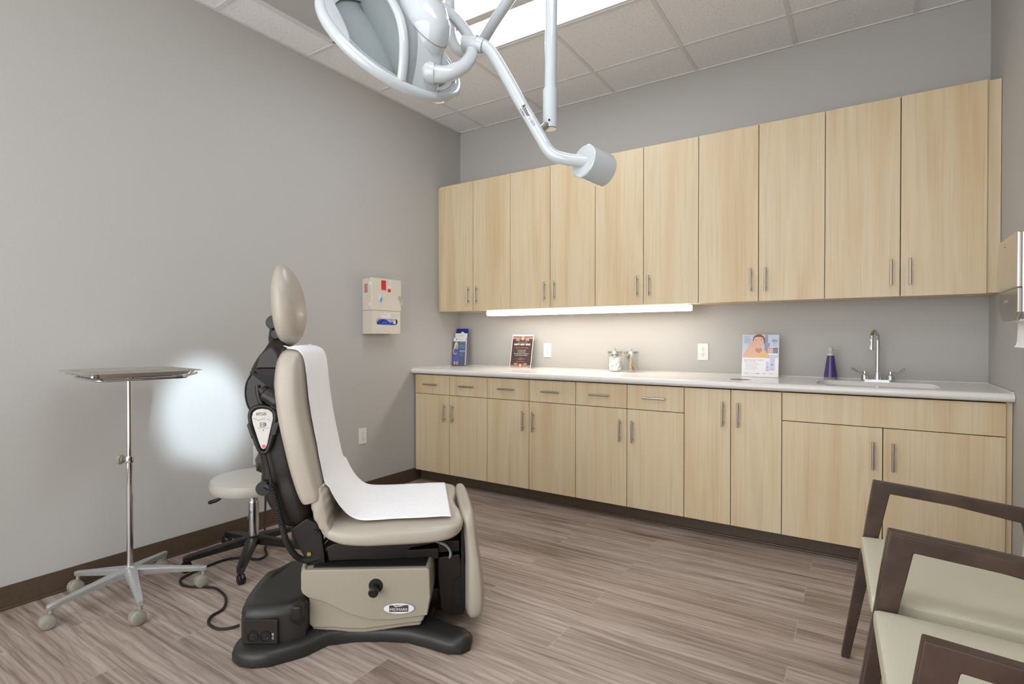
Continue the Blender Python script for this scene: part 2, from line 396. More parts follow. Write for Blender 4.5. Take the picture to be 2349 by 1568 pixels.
# ceiling light fixtures
def troffer(cx, ry, label):
    x0, x1 = GX[cx]+.012, GX[cx+2]-.012; y1, y0 = ys[ry]-.012, ys[ry+1]+.012
    t = thing('ceiling_light', label, 'ceiling light', ((x0+x1)/2, (y0+y1)/2, H), 0, 'recessed ceiling lights')
    f = MB(); e = .02
    f.box((x0, y0, H-.002), (x1, y0+e, H+.09), 'tbar'); f.box((x0, y1-e, H-.002), (x1, y1, H+.09), 'tbar')
    f.box((x0, y0, H-.002), (x0+e, y1, H+.09), 'tbar'); f.box((x1-e, y0, H-.002), (x1, y1, H+.09), 'tbar'); f.box((x0, y0, H+.09), (x1, y1, H+.1), 'tbar')
    build('light_frame', f, t, True)
    ym = (y0+y1)/2-.03
    f = MB(); f.box((x0+e, ym-.03, H-.004), (x1-e, ym+.03, H+.05), 'tbar', .006); build('center_spine', f, t, True)
    for ya, yb in ((y0+e, ym-.03), (ym+.03, y1-e)):
        f = MB(); f.box((x0+e, ya, H+.004), (x1-e, yb, H+.012), 'lightp'); build('light_diffuser', f, t, True)
troffer(*LIGHTS[0], 'bright recessed ceiling light seen behind the white exam lamp')
troffer(*LIGHTS[1], 'added recessed fill light above the armchairs near the right wall, out of view')  # unseen second fixture, added to brighten the chairs, floor and cabinets
x0, x1 = GX[VENT[0]]+.012, GX[VENT[0]+1]-.012; y1, y0 = ys[VENT[1]]-.012, ys[VENT[1]+1]+.012
t = thing('ceiling_vent', 'grey perforated square air return panel in the ceiling near the left wall', 'air vent', ((x0+x1)/2, (y0+y1)/2, H))
f = MB(); f.box((x0, y0, H-.002), (x1, y1, H+.004), 'perf'); build('perforated_panel', f, t, True)
f = MB()
for a in (((x0, y0), (x1, y0+.02)), ((x0, y1-.02), (x1, y1)), ((x0, y0), (x0+.02, y1)), ((x1-.02, y0), (x1, y1))):
    f.box((a[0][0], a[0][1], H-.006), (a[1][0], a[1][1], H+.002), 'tbar')
build('vent_frame', f, t, True)

# ------------------------------------------------------------------ cabinets
def pull(name, p, d, parent, out=.032, L=.14):
    """bar pull: centre p on the face, d = 'v' or 'h'"""
    x, y, z = p; f = MB(); h = L/2; q = .048
    ax = Vector((0, 0, 1)) if d == 'v' else Vector((1, 0, 0)); c = Vector((x, y-out, z))
    f.tube([c-ax*h, c-ax*(h-.001), c+ax*(h-.001), c+ax*h], [.0052, .006, .006, .0052], 'nickel', 12)
    for s in (-1, 1): f.tube([c+ax*q*s+Vector((0, out, 0)), c+ax*q*s], .0038, 'nickel', 8)
    return build(name, f, parent, True)
BF, UF = -.604, -.3215      # door faces
def slab(name, x0, x1, z0, z1, face, parent, mt='wood'):
    f = MB(); f.box((x0, face, z0), (x1, face+.018, z1), mt, .0012, 1); return build(name, f, parent, True)
def carcass(x0, x1, z0, z1, yf, parent, uppper=False):
    f = MB(); th = .018
    f.box((x0, yf, z0), (x0+th, -.002, z1), 'wood'); f.box((x1-th, yf, z0), (x1, -.002, z1), 'wood')
    f.box((x0+th, yf, z0), (x1-th, -.002, z0+th), 'wood')
    if uppper: f.box((x0+th, yf, z1-th), (x1-th, -.002, z1), 'wood')
    f.box((x0+.001, yf-.0008, z0+.001), (x1-.001, yf+.008, z1-.001), 'gap_shade')  # dark sheet behind the doors: shade of the door gaps put into colour
    f.box((x0+th, -.008, z0+th), (x1-th, -.002, z1-(th if uppper else 0)), 'wood')
    return build('cabinet_body', f, parent, True)
G = .0019
units = [(.012, .371, .731, True, 'maple base cabinet at the left end under the brochure holder'),
         (.731, 1.097, 1.461, True, 'maple base cabinet with two drawers, second unit from the left wall'),
         (1.461, 1.822, 2.180, True, 'maple base cabinet with two drawers below the two glass jars'),
         (2.180, 2.443, 2.706, False, 'narrow maple base cabinet with two full height doors and no drawers'),
         (2.706, 3.160, 3.621, None, 'wide maple sink base cabinet with one long false drawer panel')]
for (xa, xm, xb, kind, lab) in units:
    t = thing('base_cabinet', lab, 'cabinet', ((xa+xb)/2, -.3, .1), 0, 'base cabinets under the counter')
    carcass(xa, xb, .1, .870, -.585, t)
    ztop = .866; zd = .713
    if kind is True:
        for (p, q) in ((xa, xm), (xm, xb)):
            d = slab('drawer', p+G, q-G, zd+G, ztop, BF, t); pull('drawer_handle', ((p+q)/2, BF, .791), 'h', d)
        dt = zd-G
    elif kind is None:
        slab('drawer_panel', xa+G, xb-G, zd+G, ztop, BF, t); dt = zd-G
    else: dt = ztop
    hz = .575 if kind is not False else .727
    for (p, q, s) in ((xa, xm, 1), (xm, xb, -1)):
        d = slab('door', p+G, q-G, .092, dt, BF, t); pull('door_handle', ((q-.041) if s > 0 else (p+.041), BF, hz), 'v', d)
    if kind is None:
        f = MB(); f.box((xb, BF+.016, .092), (W-.002, BF+.034, .870), 'wood'); build('filler_strip', f, t, True)
uu = [(.030, .387, .751, 'maple wall cabinet at the left end by the corner'),
      (.751, 1.109, 1.474, 'maple wall cabinet partly hidden by the exam lamp counterweight'),
      (1.474, 1.828, 2.190, 'maple wall cabinet, middle one of the five in the row'),
      (2.190, 2.543, 2.890, 'maple wall cabinet above the sunscreen sign'),
      (2.890, 3.239, 3.591, 'maple wall cabinet above the sink beside the right wall')]
for n_, (xa, xm, xb, lab) in enumerate(uu):
    t = thing('wall_cabinet', lab, 'cabinet', ((xa+xb)/2, -.15, 1.386), 0, 'wall cabinets above the counter')
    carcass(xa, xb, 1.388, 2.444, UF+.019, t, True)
    for (p, q, s) in ((xa, xm, 1), (xm, xb, -1)):
        d = slab('door', p+G, q-G, 1.384, 2.446, UF, t); pull('door_handle', ((q-.041) if s > 0 else (p+.041), UF, 1.512), 'v', d)
    if n_ in (0, 4):
        f = MB(); X = (.002, .030) if n_ == 0 else (xb, W-.002)
        f.box((X[0], UF+.018, 1.388), (X[1], UF+.036, 2.444), 'wood'); build('filler_strip', f, t, True)
        if n_ == 4:
            f = MB(); f.box((X[0], UF+.036, 1.388), (X[1], -.002, 1.40), 'wood'); build('bottom_filler', f, t, True)
# under-cabinet light: three strips end to end
for k, (a, c) in enumerate(((.505, 1.098), (1.100, 1.539), (1.541, 2.122))):
    t = thing('under_cabinet_light', ['lit white strip light under the cabinets, leftmost of three', 'lit white strip light under the cabinets, shortest and in the middle',
        'lit white strip light under the cabinets, rightmost of three'][k], 'strip light', ((a+c)/2, -.25, 1.384), 0, 'under cabinet strip lights')
    f = MB(); f.box((a, -.295, 1.378), (c, -.2, 1.3865), 'white', .002); f.box((a, -.206, 1.344), (c, -.2, 1.38), 'white'); build('housing', f, t, True)
    f = MB(); f.prism([(-.294, 1.379), (-.296, 1.354), (-.284, 1.341), (-.215, 1.341), (-.2065, 1.346), (-.2065, 1.379)], a+.001, c-.001, 'lightu', Matrix(((0, 0, 1, 0), (1, 0, 0, 0), (0, 1, 0, 0), (0, 0, 0, 1)))); build('lens', f, t, True)

# ------------------------------------------------------------------ countertop with sink cut-out and waste hole
def rrect(x0, y0, x1, y1, r, n=6):
    P = []
    for cx, cy, a in ((x1-r, y0+r, -90), (x1-r, y1-r, 0), (x0+r, y1-r, 90), (x0+r, y0+r, 180)):
        for k in range(n+1): P.append((cx+r*math.cos(R(a+90*k/n)), cy+r*math.sin(R(a+90*k/n))))
    return P
SX0, SX1, SY0, SY1 = 2.86, 3.40, -.53, -.20
ct = MB()
prof = [(-.002, .874), (-.002, .914)]+[(-.622+.020*math.cos(R(a)), .894+.020*math.sin(R(a))) for a in range(90, 271, 15)]
b2prof = [(y, z) for y, z in prof]
ct.prism(b2prof, .002, W-.002, 'counter', Matrix(((0, 0, 1, 0), (1, 0, 0, 0), (0, 1, 0, 0), (0, 0, 0, 1))))
counter = build('countertop', ct)
def cutter(poly, z0, z1):
    c = MB(); c.prism(poly, z0, z1, 'counter'); return build('cutter', c)
holes = [cutter(rrect(SX0, SY0, SX1, SY1, .07), .80, 1.0), cutter([(2.462+.062*math.cos(2*PI*k/40), -.415+.062*math.sin(2*PI*k/40)) for k in range(40)], .80, 1.0)]
for hcut in holes:
    md = counter.modifiers.new('cut', 'BOOLEAN'); md.object = hcut; md.operation = 'DIFFERENCE'; md.solver = 'EXACT'
bpy.context.view_layer.update()
me = bpy.data.meshes.new_from_object(counter.evaluated_get(bpy.context.evaluated_depsgraph_get()))
counter.modifiers.clear(); counter.data = me
for hcut in holes: bpy.data.objects.remove(hcut)
for p_ in me.polygons: p_.use_smooth = True
me.set_sharp_from_angle(angle=R(30))
tag(counter, 'long off-white speckled countertop with rounded front edge and sink cut-out', 'countertop')
f = MB(); f.box((.002, -.009, .9138), (W-.002, -.001, .920), 'white', .002); f.box((W-.009, -.62, .9138), (W-.001, -.001, .920), 'white', .002); f.box((.001, -.62, .9138), (.007, -.001, .918), 'white', .002)
build('caulk_bead', f, counter, True).data.materials[0] = M['counter']
# sink
t = thing('sink', 'stainless undermount sink basin below the faucet', 'sink', (3.13, -.365, .74))
f = MB(); rings = []
for (ins, z) in ((-.012, .8735), (0, .8735), (.004, .86), (.012, .77), (.03, .735), (.08, .722)):
    rings.append([Vector((x, y, z)) for x, y in rrect(SX0+ins, SY0+ins, SX1-ins, SY1-ins, max(.02, .07-ins*.5))])
f.loft(rings, 'steel'); build('basin', f, t, True)
f = MB(); f.lathe([(0, 0), (.03, .0), (.04, .004), (.042, .001)], 'chrome', Matrix.Translation((3.13, -.36, .7225))); build('drain', f, t, True)
# waste chute ring
f = MB(); f.lathe([(.0605, -.06), (.0605, -.002), (.058, .0), (.0565, -.002), (.0565, -.06)], 'grommet', Matrix.Translation((2.462, -.415, .9135)), 40)
f.lathe([(0, -.06), (.0605, -.06)], 'grommet', Matrix.Translation((2.462, -.415, .9135)), 40)
tag(build('waste_chute', f), 'round grey waste hole in the countertop in front of the sunscreen sign', 'waste hole')
# faucet
def faucet():
    t = thing('faucet', 'chrome gooseneck faucet with two wing handles behind the sink', 'faucet', (3.145, -.085, .914))
    f = MB(); f.prism(rrect(3.063, -.112, 3.227, -.058, .026), .9145, .922, 'chrome', bev=.003); build('base_plate', f, t, True)
    f = MB(); f.lathe([(.020, .922), (.0185, .94), (.016, .952), (.015, .966), (.010, .969), (0, .969)], 'chrome', Matrix.Translation((3.145, -.085, 0)), 24); build('spout_collar', f, t, True)
    path = [(3.145, -.085, .95), (3.145, -.085, 1.05), (3.145, -.085, 1.13)]
    dx, dy = -.03, -.095
    for a in range(0, 181, 15):
        u = (1-math.cos(R(a)))/2; path.append((3.145+dx*u, -.085+dy*u, 1.145+.055*math.sin(R(a))))
    path += [(3.115, -.18, 1.125)]
    f = MB(); f.tube(path, .0105, 'chrome', 16); build('spout', f, t, True)
    f = MB(); f.lathe([(.009, .03), (.0095, .005), (.012, 0), (.0125, -.014), (.0105, -.016), (0, -.016)][::-1], 'chrome', Matrix.Translation((3.115, -.18, 1.108)), 20); build('aerator', f, t, True)
    for s in (-1, 1):
        cx = 3.145+s*.062
        f = MB(); f.lathe([(.018, .922), (.0175, .94), (.013, .948), (.0095, .952), (.0095, .968), (0, .970)], 'chrome', Matrix.Translation((cx, -.085, 0)), 20)
        hb = build('handle_hub', f, t, True)
        f = MB(); f.tube(smooth_path([(cx, -.085, .964), (cx+s*.02, -.087, .961), (cx+s*.038, -.09, .964), (cx+s*.052, -.093, .974), (cx+s*.066, -.096, .988)], 4),
            [.005]*8+[.008, .011, .0125, .013, .013, .0125, .012, .010, .006], 'chrome', 12, flat=.55, ref=(0, 0, 1)); build('wing_lever', f, hb, True)
faucet()
# soap bottle
t = thing('soap_dispenser', 'purple conical soap bottle with a grey pump left of the faucet', 'soap dispenser', (2.911, -.10, .9145))
f = MB(); T_ = Matrix.Translation((2.911, -.10, .9145)); f.lathe([(0, .013), (.035, .013), (.0358, .018), (.019, .142), (0, .142)], 'purple', T_, 32); build('bottle', f, t, True)
f = MB(); f.lathe([(0, 0), (.034, 0), (.0352, .013), (0, .013)], M['pgrey'], T_, 32); build('foot_band', f, t, True)
f = MB(); f.lathe([(0, .142), (.0195, .142), (.0185, .157), (.010, .158), (.010, .168), (.0125, .170), (.012, .192), (0, .194)], M['nickel'], T_, 24)
f.mats[0] = m_plain('grey_pump_plastic', 'BDBBB6', .35, 60, .02, 0); f.tube([(2.915, -.10, 1.100), (2.935, -.103, 1.1005), (2.955, -.107, 1.099)], .0034, f.mats[0], 8); build('pump', f, t, True)
# glass jars
def jar(cx, cy, lab, kind):
    t = thing('glass_jar', lab, 'jar', (cx, cy, .9145), 0, 'glass jars on the countertop')
    T_ = Matrix.Translation((cx, cy, .9145))
    f = MB(); f.lathe([(0, .001), (.044, .001), (.050, .007), (.0505, .012), (.0505, .136), (.047, .141), (.0455, .141), (.0485, .135), (.0485, .013), (.044, .0065), (0, .0065)], 'glass', T_, 40); build('jar_body', f, t, True)
    f = MB(); f.lathe([(0, .1515), (.047, .1515), (.0525, .150), (.0535, .146), (.0535, .134), (.0525, .133), (.0515, .146), (0, .146)], 'steel', T_, 40); lid = build('lid', f, t, True)
    f = MB(); f.lathe([(.0035, .1515), (.0035, .158), (.0075, .162), (.0075, .167), (0, .170)], 'chrome', T_, 16); build('lid_knob', f, lid, True)
    return T_
T_ = jar(1.545, -.125, 'clear glass jar full of white cotton balls, steel lid', 0)
cl = []
f = MB(); rnd = random.Random(3)
for (z, rr) in ((.010, 3), (.027, 3), (.044, 3), (.061, 3), (.078, 3), (.095, 2)):
    for k in range(8 if rr == 3 else 5):
        a = k*2.4+z*60; rad = .0275 if k else 0
        b2 = bmesh.new(); bmesh.ops.create_icosphere(b2, subdivisions=3, radius=.0165+rnd.random()*.002)
        for v in b2.verts: v.co *= 1+.22*noise.noise(v.co*70+Vector((k, z*50, 0)))
        f.absorb(b2, 'cotton', Matrix.Translation((1.545+rad*math.cos(a), -.125+rad*math.sin(a), .9145+z+.010+rnd.random()*.006)), True)
tag(build('cotton_balls', f), 'white cotton balls filling the left glass jar', 'cotton balls', kind='stuff')
jar(1.668, -.115, 'clear glass jar holding wooden tongue depressors, steel lid', 1)
depr = None
for k in range(12):
    a = rnd.uniform(-.035, .012); c = rnd.uniform(-.020, .020); u = k/11
    x0_, z0_ = 1.668+.040-.03*u*(.6), .9245+.001
    P0 = Vector((1.668+.031-.022*u, -.115+c*.8, .926)); P1 = Vector((1.668-.036+.02*(k % 3)*.5, -.115+c*.6-.004, .926+.115-.008*(k % 4)))
    d = (P1-P0).normalized(); nrm = Vector((d.z, 0, -d.x))
    f = MB(); mtx = frame(P0, d, Vector((0, 1, 0))+nrm*.3*(k % 3-1))
    L_ = (P1-P0).length
    f.prism([(0, -.0088)]+[(L_-.008+.008*math.sin(R(q)), -.0088*math.cos(R(q))) for q in range(0, 181, 30)]+[(0, .0088)], -.0009, .0009, 'stickd' if k % 3 == 0 else 'stick', mtx)  # every third stick in a darker birch tone
    tag(build('tongue_depressor', f), 'pale wooden tongue depressor leaning in the right glass jar', 'tongue depressor', 'tongue depressors in the jar')

# ------------------------------------------------------------------ signs and brochures on the counter
def tilted(x0, x1, y, z0, lean, turn=0):
    """frame on a card face: X along the card, Y up the card"""
    c = Vector((math.cos(turn), math.sin(turn), 0)); bk = Vector((-math.sin(turn), math.cos(turn), 0))
    up = (Vector((0, 0, 1))*math.cos(lean)+bk*math.sin(lean)); return frame((x0, y, z0), c, up)
wd = .213
t = thing('new_year_sign', 'dark slanted sign in a clear stand reading happy new year', 'sign', (.705, -.07, .9145))
mx = tilted(.599, 0, -.105, .9165, R(11))
f = MB(); f.box((0, 0, -.0035), (wd, .278, -.0005), 'acrylic', mtx=mx); f.box((0, -.0015, -.0035), (wd, .0, .05), 'acrylic', mtx=mx)
build('acrylic_stand', f, t, True)
f = MB(); f.box((.003, .001, -.0004), (.210, .276, 0), 'pwhite', mtx=mx); f.rect(.008, .003, .205, .262, 'pdark', mx)
for yy in (.252, .246, .240): f.rect(.008, yy, .080, yy+.0025, 'prose', mx, 2); f.rect(.133, yy, .205, yy+.0025, 'prose', mx, 2)
for yy in (.006, .012, .018): f.rect(.008, yy, .080, yy+.0025, 'prose', mx, 2); f.rect(.133, yy, .205, yy+.0025, 'prose', mx, 2)
for cy in (.245, .018):
    f.ell(.1065, cy, .026, .015, 'prose', mx, 3); f.ell(.1065, cy, .023, .0125, 'pdark', mx, 4); f.ell(.1065, cy, .012, .0115, 'prose', mx, 5)
    f.line([(.092, cy), (.098, cy+.007)], .002, 'prose', mx, 5); f.line([(.092, cy), (.098, cy-.007)], .002, 'prose', mx, 5)
    f.line([(.121, cy), (.115, cy+.007)], .002, 'prose', mx, 5); f.line([(.121, cy), (.115, cy-.007)], .002, 'prose', mx, 5)
    o_ = -.013 if cy > .1 else .013
    for s in (-1, 1):
        for q in range(5): f.ell(.1065+s*(.032+.006*q), cy+o_+(.004 if q % 2 else -.003)*(1 if cy > .1 else -1), .0028, .006, 'prose', mx, 3, 8)
        f.ell(.1065+s*.062, cy+o_, .003, .003, 'prose', mx, 3, 8)
f.text('HAPPY NEW YEAR!', .0215, 'pwhite', mx, .1065, .193, 3, wide=.86, bold=.0004)
f.text('WISHING YOU AND YOURS A', .0075, 'prose', mx, .1065, .213, 3)
f.text('BEAUTIFUL & HEALTHY SEASON', .0085, 'prose', mx, .1065, .165, 3)
for k, s_ in enumerate(('WE WILL BE CLOSED', 'ON THE HOLIDAYS', 'NEW YEARS EVE & NEW YEARS DAY', 'WE WILL REOPEN AS NORMAL')): f.text(s_, .0088, 'pwhite', mx, .1065, .144-.014*k, 3)
for k, s_ in enumerate(('PLEASE CALL', 'FOR YOUR NEXT APPOINTMENT', 'THANK YOU')): f.text(s_, .006, 'prose', mx, .1065, .080-.008*k, 3)
f.text('HAPPY HOLIDAYS FROM US ALL', .006, 'prose', mx, .1065, .050, 3)
build('printed_card', f, t, True)
# sunscreen sign
t = thing('sunscreen_sign', 'white advertising sign with a smiling woman in yellow, propped by the sink', 'sign', (2.53, -.15, .9145))
mx = tilted(2.421, 0, -.165, .9155, R(9)); w_, h_ = .214, .270
f = MB(); f.box((0, 0, -.005), (w_, h_, 0), 'white', .001, mtx=mx); build('sign_board', f, t, True)
f = MB(); f.rect(.002, .122, .160, h_-.002, 'psky', mx, 1); f.rect(.130, .122, .212, h_-.002, 'plil', mx, 1); f.rect(.150, .215, .212, h_-.002, M['psky'], mx, 2)
f.poly([(.004, .124), (.012, .155), (.028, .18), (.07, .19), (.11, .19), (.135, .165), (.160, .140), (.162, .124)], 'pskin', mx, 3)   # shoulders
f.poly([(.052, .124), (.058, .130), (.072, .127), (.096, .127), (.118, .140), (.130, .170), (.140, .168), (.128, .124)], 'pyell', mx, 4)
f.poly([(.078, .165), (.080, .198), (.112, .198), (.116, .165), (.098, .150)], 'pskin2', mx, 4)      # neck
f.ell(.097, .232, .036, .040, 'pbrown', mx, 5)
f.ell(.096, .222, .031, .041, 'pskin', mx, 6, 28); f.ell(.130, .224, .005, .009, 'pskin2', mx, 5, 10)
f.poly([(.064, .250), (.070, .262), (.084, .267), (.110, .267), (.124, .258), (.128, .246), (.105, .256), (.084, .256)], 'pbrown', mx, 7)
for s in (-1, 1):
    f.ell(.096+s*.0145, .230, .006, .0022, 'pwhite', mx, 8, 12); f.ell(.096+s*.0145, .230, .0026, .0022, 'pdark', mx, 9, 10)
    f.line([(.096+s*.008, .2365), (.096+s*.015, .2385), (.096+s*.022, .2360)], .0016, 'pbrown', mx, 9)
f.line([(.096, .230), (.093, .217), (.099, .216)], .0013, 'pskin2', mx, 8)
f.poly([(.082, .208), (.090, .204), (.098, .203), (.108, .208), (.099, .197), (.090, .198)], 'pwhite', mx, 8); f.line([(.080, .209), (.090, .2045), (.100, .2045), (.110, .209)], .0014, 'pred', mx, 9); f.line([(.083, .204), (.091, .197), (.100, .197), (.107, .204)], .0014, 'pred', mx, 9)
for (x, y, l, a) in ((.043, .196, .030, 95), (.050, .198, .034, 88), (.057, .196, .032, 80), (.063, .188, .026, 70), (.041, .180, .022, 120)):
    f.line([(x, y), (x+l*math.cos(R(a)), y+l*math.sin(R(a)))], .0062, 'pskin', mx, 9); f.line([(x+.0033, y), (x+.0033+l*math.cos(R(a)), y+l*math.sin(R(a)))], .0007, 'pskin2', mx, 10)
f.poly([(.038, .178), (.042, .200), (.062, .200), (.068, .182), (.060, .160), (.030, .124), (.004, .124), (.022, .150)], 'pskin', mx, 8)
f.line([(.040, .178), (.030, .160), (.014, .140)], .0012, 'pskin2', mx, 9)
for k, s_ in enumerate(('Healthy skin', 'is the new', 'anti-aging skin.', 'Protect yours', 'with daily', 'sunscreen.')): f.text(s_, .0072, 'pdark', mx, .010, .257-.0078*k, 4, 'LEFT')
f.text('elta', .020, 'pdark', mx, .187, .234, 4); f.text('MD', .015, 'pred', mx, .187, .221, 4); f.rect(.170, .2268, .212, .2274, 'pgrey', mx, 4)
f.text('skincare', .006, 'pgrey', mx, .187, .210, 4); f.text('see the difference', .0045, 'pdark', mx, .186, .198, 4)
f.rect(.152, .143, .210, .190, 'pwhite', mx, 5)
for (cx_, c1, c2) in ((.167, 'pskin', 'pskin2'), (.195, 'pgrey', 'pgrey')):
    f.rect(cx_-.013, .152, cx_+.013, .187, 'pslate' if c1 == 'pgrey' else 'pskin2', mx, 6); f.ell(cx_, .168, .0105, .016, c1, mx, 7)
    for s in (-1, 1): f.ell(cx_+s*.0045, .170, .0016, .001, 'pdark', mx, 8, 8)
f.rect(.002, .002, w_-.002, .122, 'pwhite', mx, 1)
f.text('Broad-spectrum sunscreen.', .0112, 'pgrey', mx, .012, .108, 3, 'LEFT', wide=.95); f.text('Wear it for life.', .0112, 'pgrey', mx, .012, .097, 3, 'LEFT')
for k, s_ in enumerate(('Helps defend against skin aging and', 'sun damage caused by UVA and UVB', 'Lightweight and fragrance free', 'Oil free and non-comedogenic', 'Number one dermatologist choice', 'Safe for sensitive skin types')): f.text(s_, .0056, 'pgrey', mx, .020, .086-.0078*k, 3, 'LEFT')
for (cx_, y0_, y1_, hw) in ((.150, .030, .098, .0085), (.177, .036, .128, .014)):
    f.rect(cx_-hw, y0_+.012, cx_+hw, y1_, 'plil', mx, 6); f.rect(cx_-hw*.35, y1_-.035, cx_+hw*.35, y1_, 'psky', mx, 7); f.rect(cx_-hw, y0_+.011, cx_+hw, y0_+.0135, 'pred', mx, 7)
    f.rect(cx_-hw*.8, y0_, cx_+hw*.8, y0_+.010, 'pwhite', mx, 7); f.text('elta', hw*.9, 'pdark', mx, cx_, y0_+(y1_-y0_)*.5, 8); f.text('MD', hw*.6, 'pgrey', mx, cx_, y0_+(y1_-y0_)*.40, 8)
f.text('VOGUE', .0085, 'pdark', mx, .026, .022, 3); f.text('E L L E', .0085, 'pgrey', mx, .060, .022, 3); f.text('WebMD', .0075, 'pblue', mx, .094, .022, 3, bold=.0002); f.text('SHAPE', .0075, 'pred', mx, .132, .022, 3); f.text('REDBOOK', .005, 'pred', mx, .176, .022, 3)
f.rect(.012, .032, .074, .0324, 'pgrey', mx, 3); f.text('For more information please ask our staff today', .0035, 'pgrey', mx, .012, .011, 3, 'LEFT')
build('printed_sheet', f, t, True)
# brochure holder and brochures
mxb = tilted(.014, 0, -.135, .9212, R(5), R(4))
t = thing('brochure_holder', 'clear tiered brochure holder in the counter corner', 'brochure holder', (.09, -.10, .9145))
f = MB(); bw = .134
f.box((-.003, -.002, -.052), (bw+.003, 0, .004), 'acrylic', mtx=mxb); f.box((-.003, 0, -.052), (-.0015, .19, .004), 'acrylic', mtx=mxb); f.box((bw+.0015, 0, -.052), (bw+.003, .19, .004), 'acrylic', mtx=mxb)
f.box((-.003, 0, .0028), (bw+.003, .12, .004), 'acrylic', mtx=mxb); f.box((-.003, 0, -.0525), (bw+.003, .29, -.051), 'acrylic', mtx=mxb)
build('tray', f, t, True)
def broch(z, y0, h, draw, lab, dx=0):
    m_ = mxb @ Matrix.Translation((dx, 0, z)); f = MB(); f.box((0, y0, -.002), (bw-.004, y0+h, 0), 'pwhite', mtx=m_); draw(f, m_, y0)
    tag(build('brochure', f), lab, 'brochure', 'brochures in the holder')
def d1(f, m, y0):
    f.rect(0, y0, .130, y0+.208, 'pslate', m, 1); f.rect(0, y0+.208, .130, y0+.240, 'pwhite', m, 1)
    f.ell(.032, y0+.227, .006, .006, 'pblue', m, 2, 12); f.text('coolsculpting', .011, 'pcyan', m, .075, y0+.226, 2)
    f.ell(.033, y0+.175, .020, .030, 'phair', m, 2); f.ell(.035, y0+.176, .011, .017, 'pskin', m, 3)
    f.ell(.018, y0+.155, .008, .022, 'phair', m, 3, 14); f.ell(.048, y0+.160, .007, .022, 'phair', m, 2, 14)
    f.poly([(.026, y0+.165), (.042, y0+.165), (.048, y0+.140), (.020, y0+.135)], 'pskin', m, 2)
    f.poly([(.008, y0+.145), (.018, y0+.146), (.034, y0+.138), (.050, y0+.146), (.056, y0+.120), (.050, y0+.095), (.060, y0+.055), (.068, y0+.034), (.035, y0+.028), (.002, y0+.034), (.010, y0+.080), (.014, y0+.105)], 'pblue', m, 4)
    f.line([(.010, y0+.142), (.003, y0+.118), (.010, y0+.098), (.042, y0+.102)], .009, 'pskin', m, 5)
    f.line([(.014, y0+.142), (.008, y0+.152), (.022, y0+.168)], .008, 'pskin', m, 5)
    for x in (.024, .050): f.poly([(x-.011, y0+.036), (x+.013, y0+.036), (x+.005, y0+.001), (x-.008, y0+.001)], 'pskin', m, 3)
    f.text("FAT REDUCTION", .008, 'pwhite', m, .095, y0+.196, 3); f.text("THAT'S", .019, 'pcyan', m, .094, y0+.172, 3, bold=.0006); f.text('COOL', .020, 'pcyan', m, .094, y0+.154, 3, bold=.0006)
    f.text('FREEZE AWAY', .008, 'pwhite', m, .098, y0+.128, 3, bold=.0002); f.text('STUBBORN FAT', .008, 'pwhite', m, .098, y0+.118, 3, bold=.0002)
    for q in range(4): f.rect(.072, y0+.104-.008*q, .112, y0+.106-.008*q, 'pcyan' if q else 'pgrey', m, 3)
def d2(f, m, y0):
    f.text('your skin expert', .010, 'pgrey', m, .065, y0+.262, 2); f.rect(.0, y0+.222, .130, y0+.238, 'pgrey', m, 1); f.rect(0, y0+.222, .130, y0+.2375, M['plil'], m, 2)
    f.ell(.060, y0+.222, .018, .016, 'pbrown', m, 3, 16, 0, PI); f.ell(.060, y0+.219, .012, .012, 'pskin', m, 4, 14)
def d3(f, m, y0):
    f.rect(0, y0, .130, y0+.325, 'navy', m, 1); f.ell(.066, y0+.270, .025, .028, 'pwhite', m, 2, 24)
    f.line([(.050, y0+.287), (.056, y0+.276), (.066, y0+.270), (.086, y0+.262)], .006, 'navy', m, 3); f.ell(.054, y0+.284, .005, .006, 'navy', m, 3, 10)
broch(-.002, .001, .240, d1, 'slate blue brochure with a woman in a blue dress, front of the holder')
broch(-.020, .001, .282, d2, 'pale grey brochure in the middle tier of the holder', .003)
broch(-.040, .001, .325, d3, 'tall navy brochure with a white round emblem, back of the holder', .001)

# ------------------------------------------------------------------ outlets
def outlet(mtx, lab, parts='round', grp=None):
    o = mtx.to_translation(); t = thing('wall_outlet', lab, 'outlet', o)
    f = MB(); f.box((-.036, -.058, 0), (.036, .058, .006), 'white', .0025, mtx=mtx); build('cover_plate', f, t, True)
    for s in (-1, 1):
        f = MB()
        if parts == 'round': f.prism([(.017*math.cos(2*PI*k/24), max(-.0135, min(.0135, .017*math.sin(2*PI*k/24)))+s*.0195) for k in range(24)], .005, .0075, 'white', mtx)
        else: f.box((-.0165, s*.0195-.0145, .005), (.0165, s*.0195+.0145, .0075), 'white', .001, 1, mtx=mtx)
        for dx in (-.0065, .0065): f.box((dx-.0011, s*.0195+.001, .0074), (dx+.0011, s*.0195+.009, .0078), 'slot', mtx=mtx)
        f.lathe([(0, .0078), (.0025, .0078), (.0025, .007)], 'slot', mtx @ Matrix.Translation((0, s*.0195-.007, 0)), 12)
        build('socket', f, t, True)
    f = MB(); f.lathe([(0, .0078), (.003, .0072), (.003, .006)], 'nickel', mtx, 12); build('screw', f, t, True)
    return t
outlet(frame((.909, 0, 1.061), (1, 0, 0), (0, 0, 1)), 'white wall outlet above the counter between the new year sign and the jars')
outlet(frame((2.143, 0, 1.065), (1, 0, 0), (0, 0, 1)), 'white wall outlet with square sockets above the counter left of the sunscreen sign', 'sq')
outlet(frame((0, -1.150, .443), (0, 1, 0), (0, 0, 1)), 'white wall outlet low on the left wall near the base cabinets')
outlet(frame((0, -1.960, .455), (0, 1, 0), (0, 0, 1)), 'white wall outlet behind the exam chair with a black plug in it')

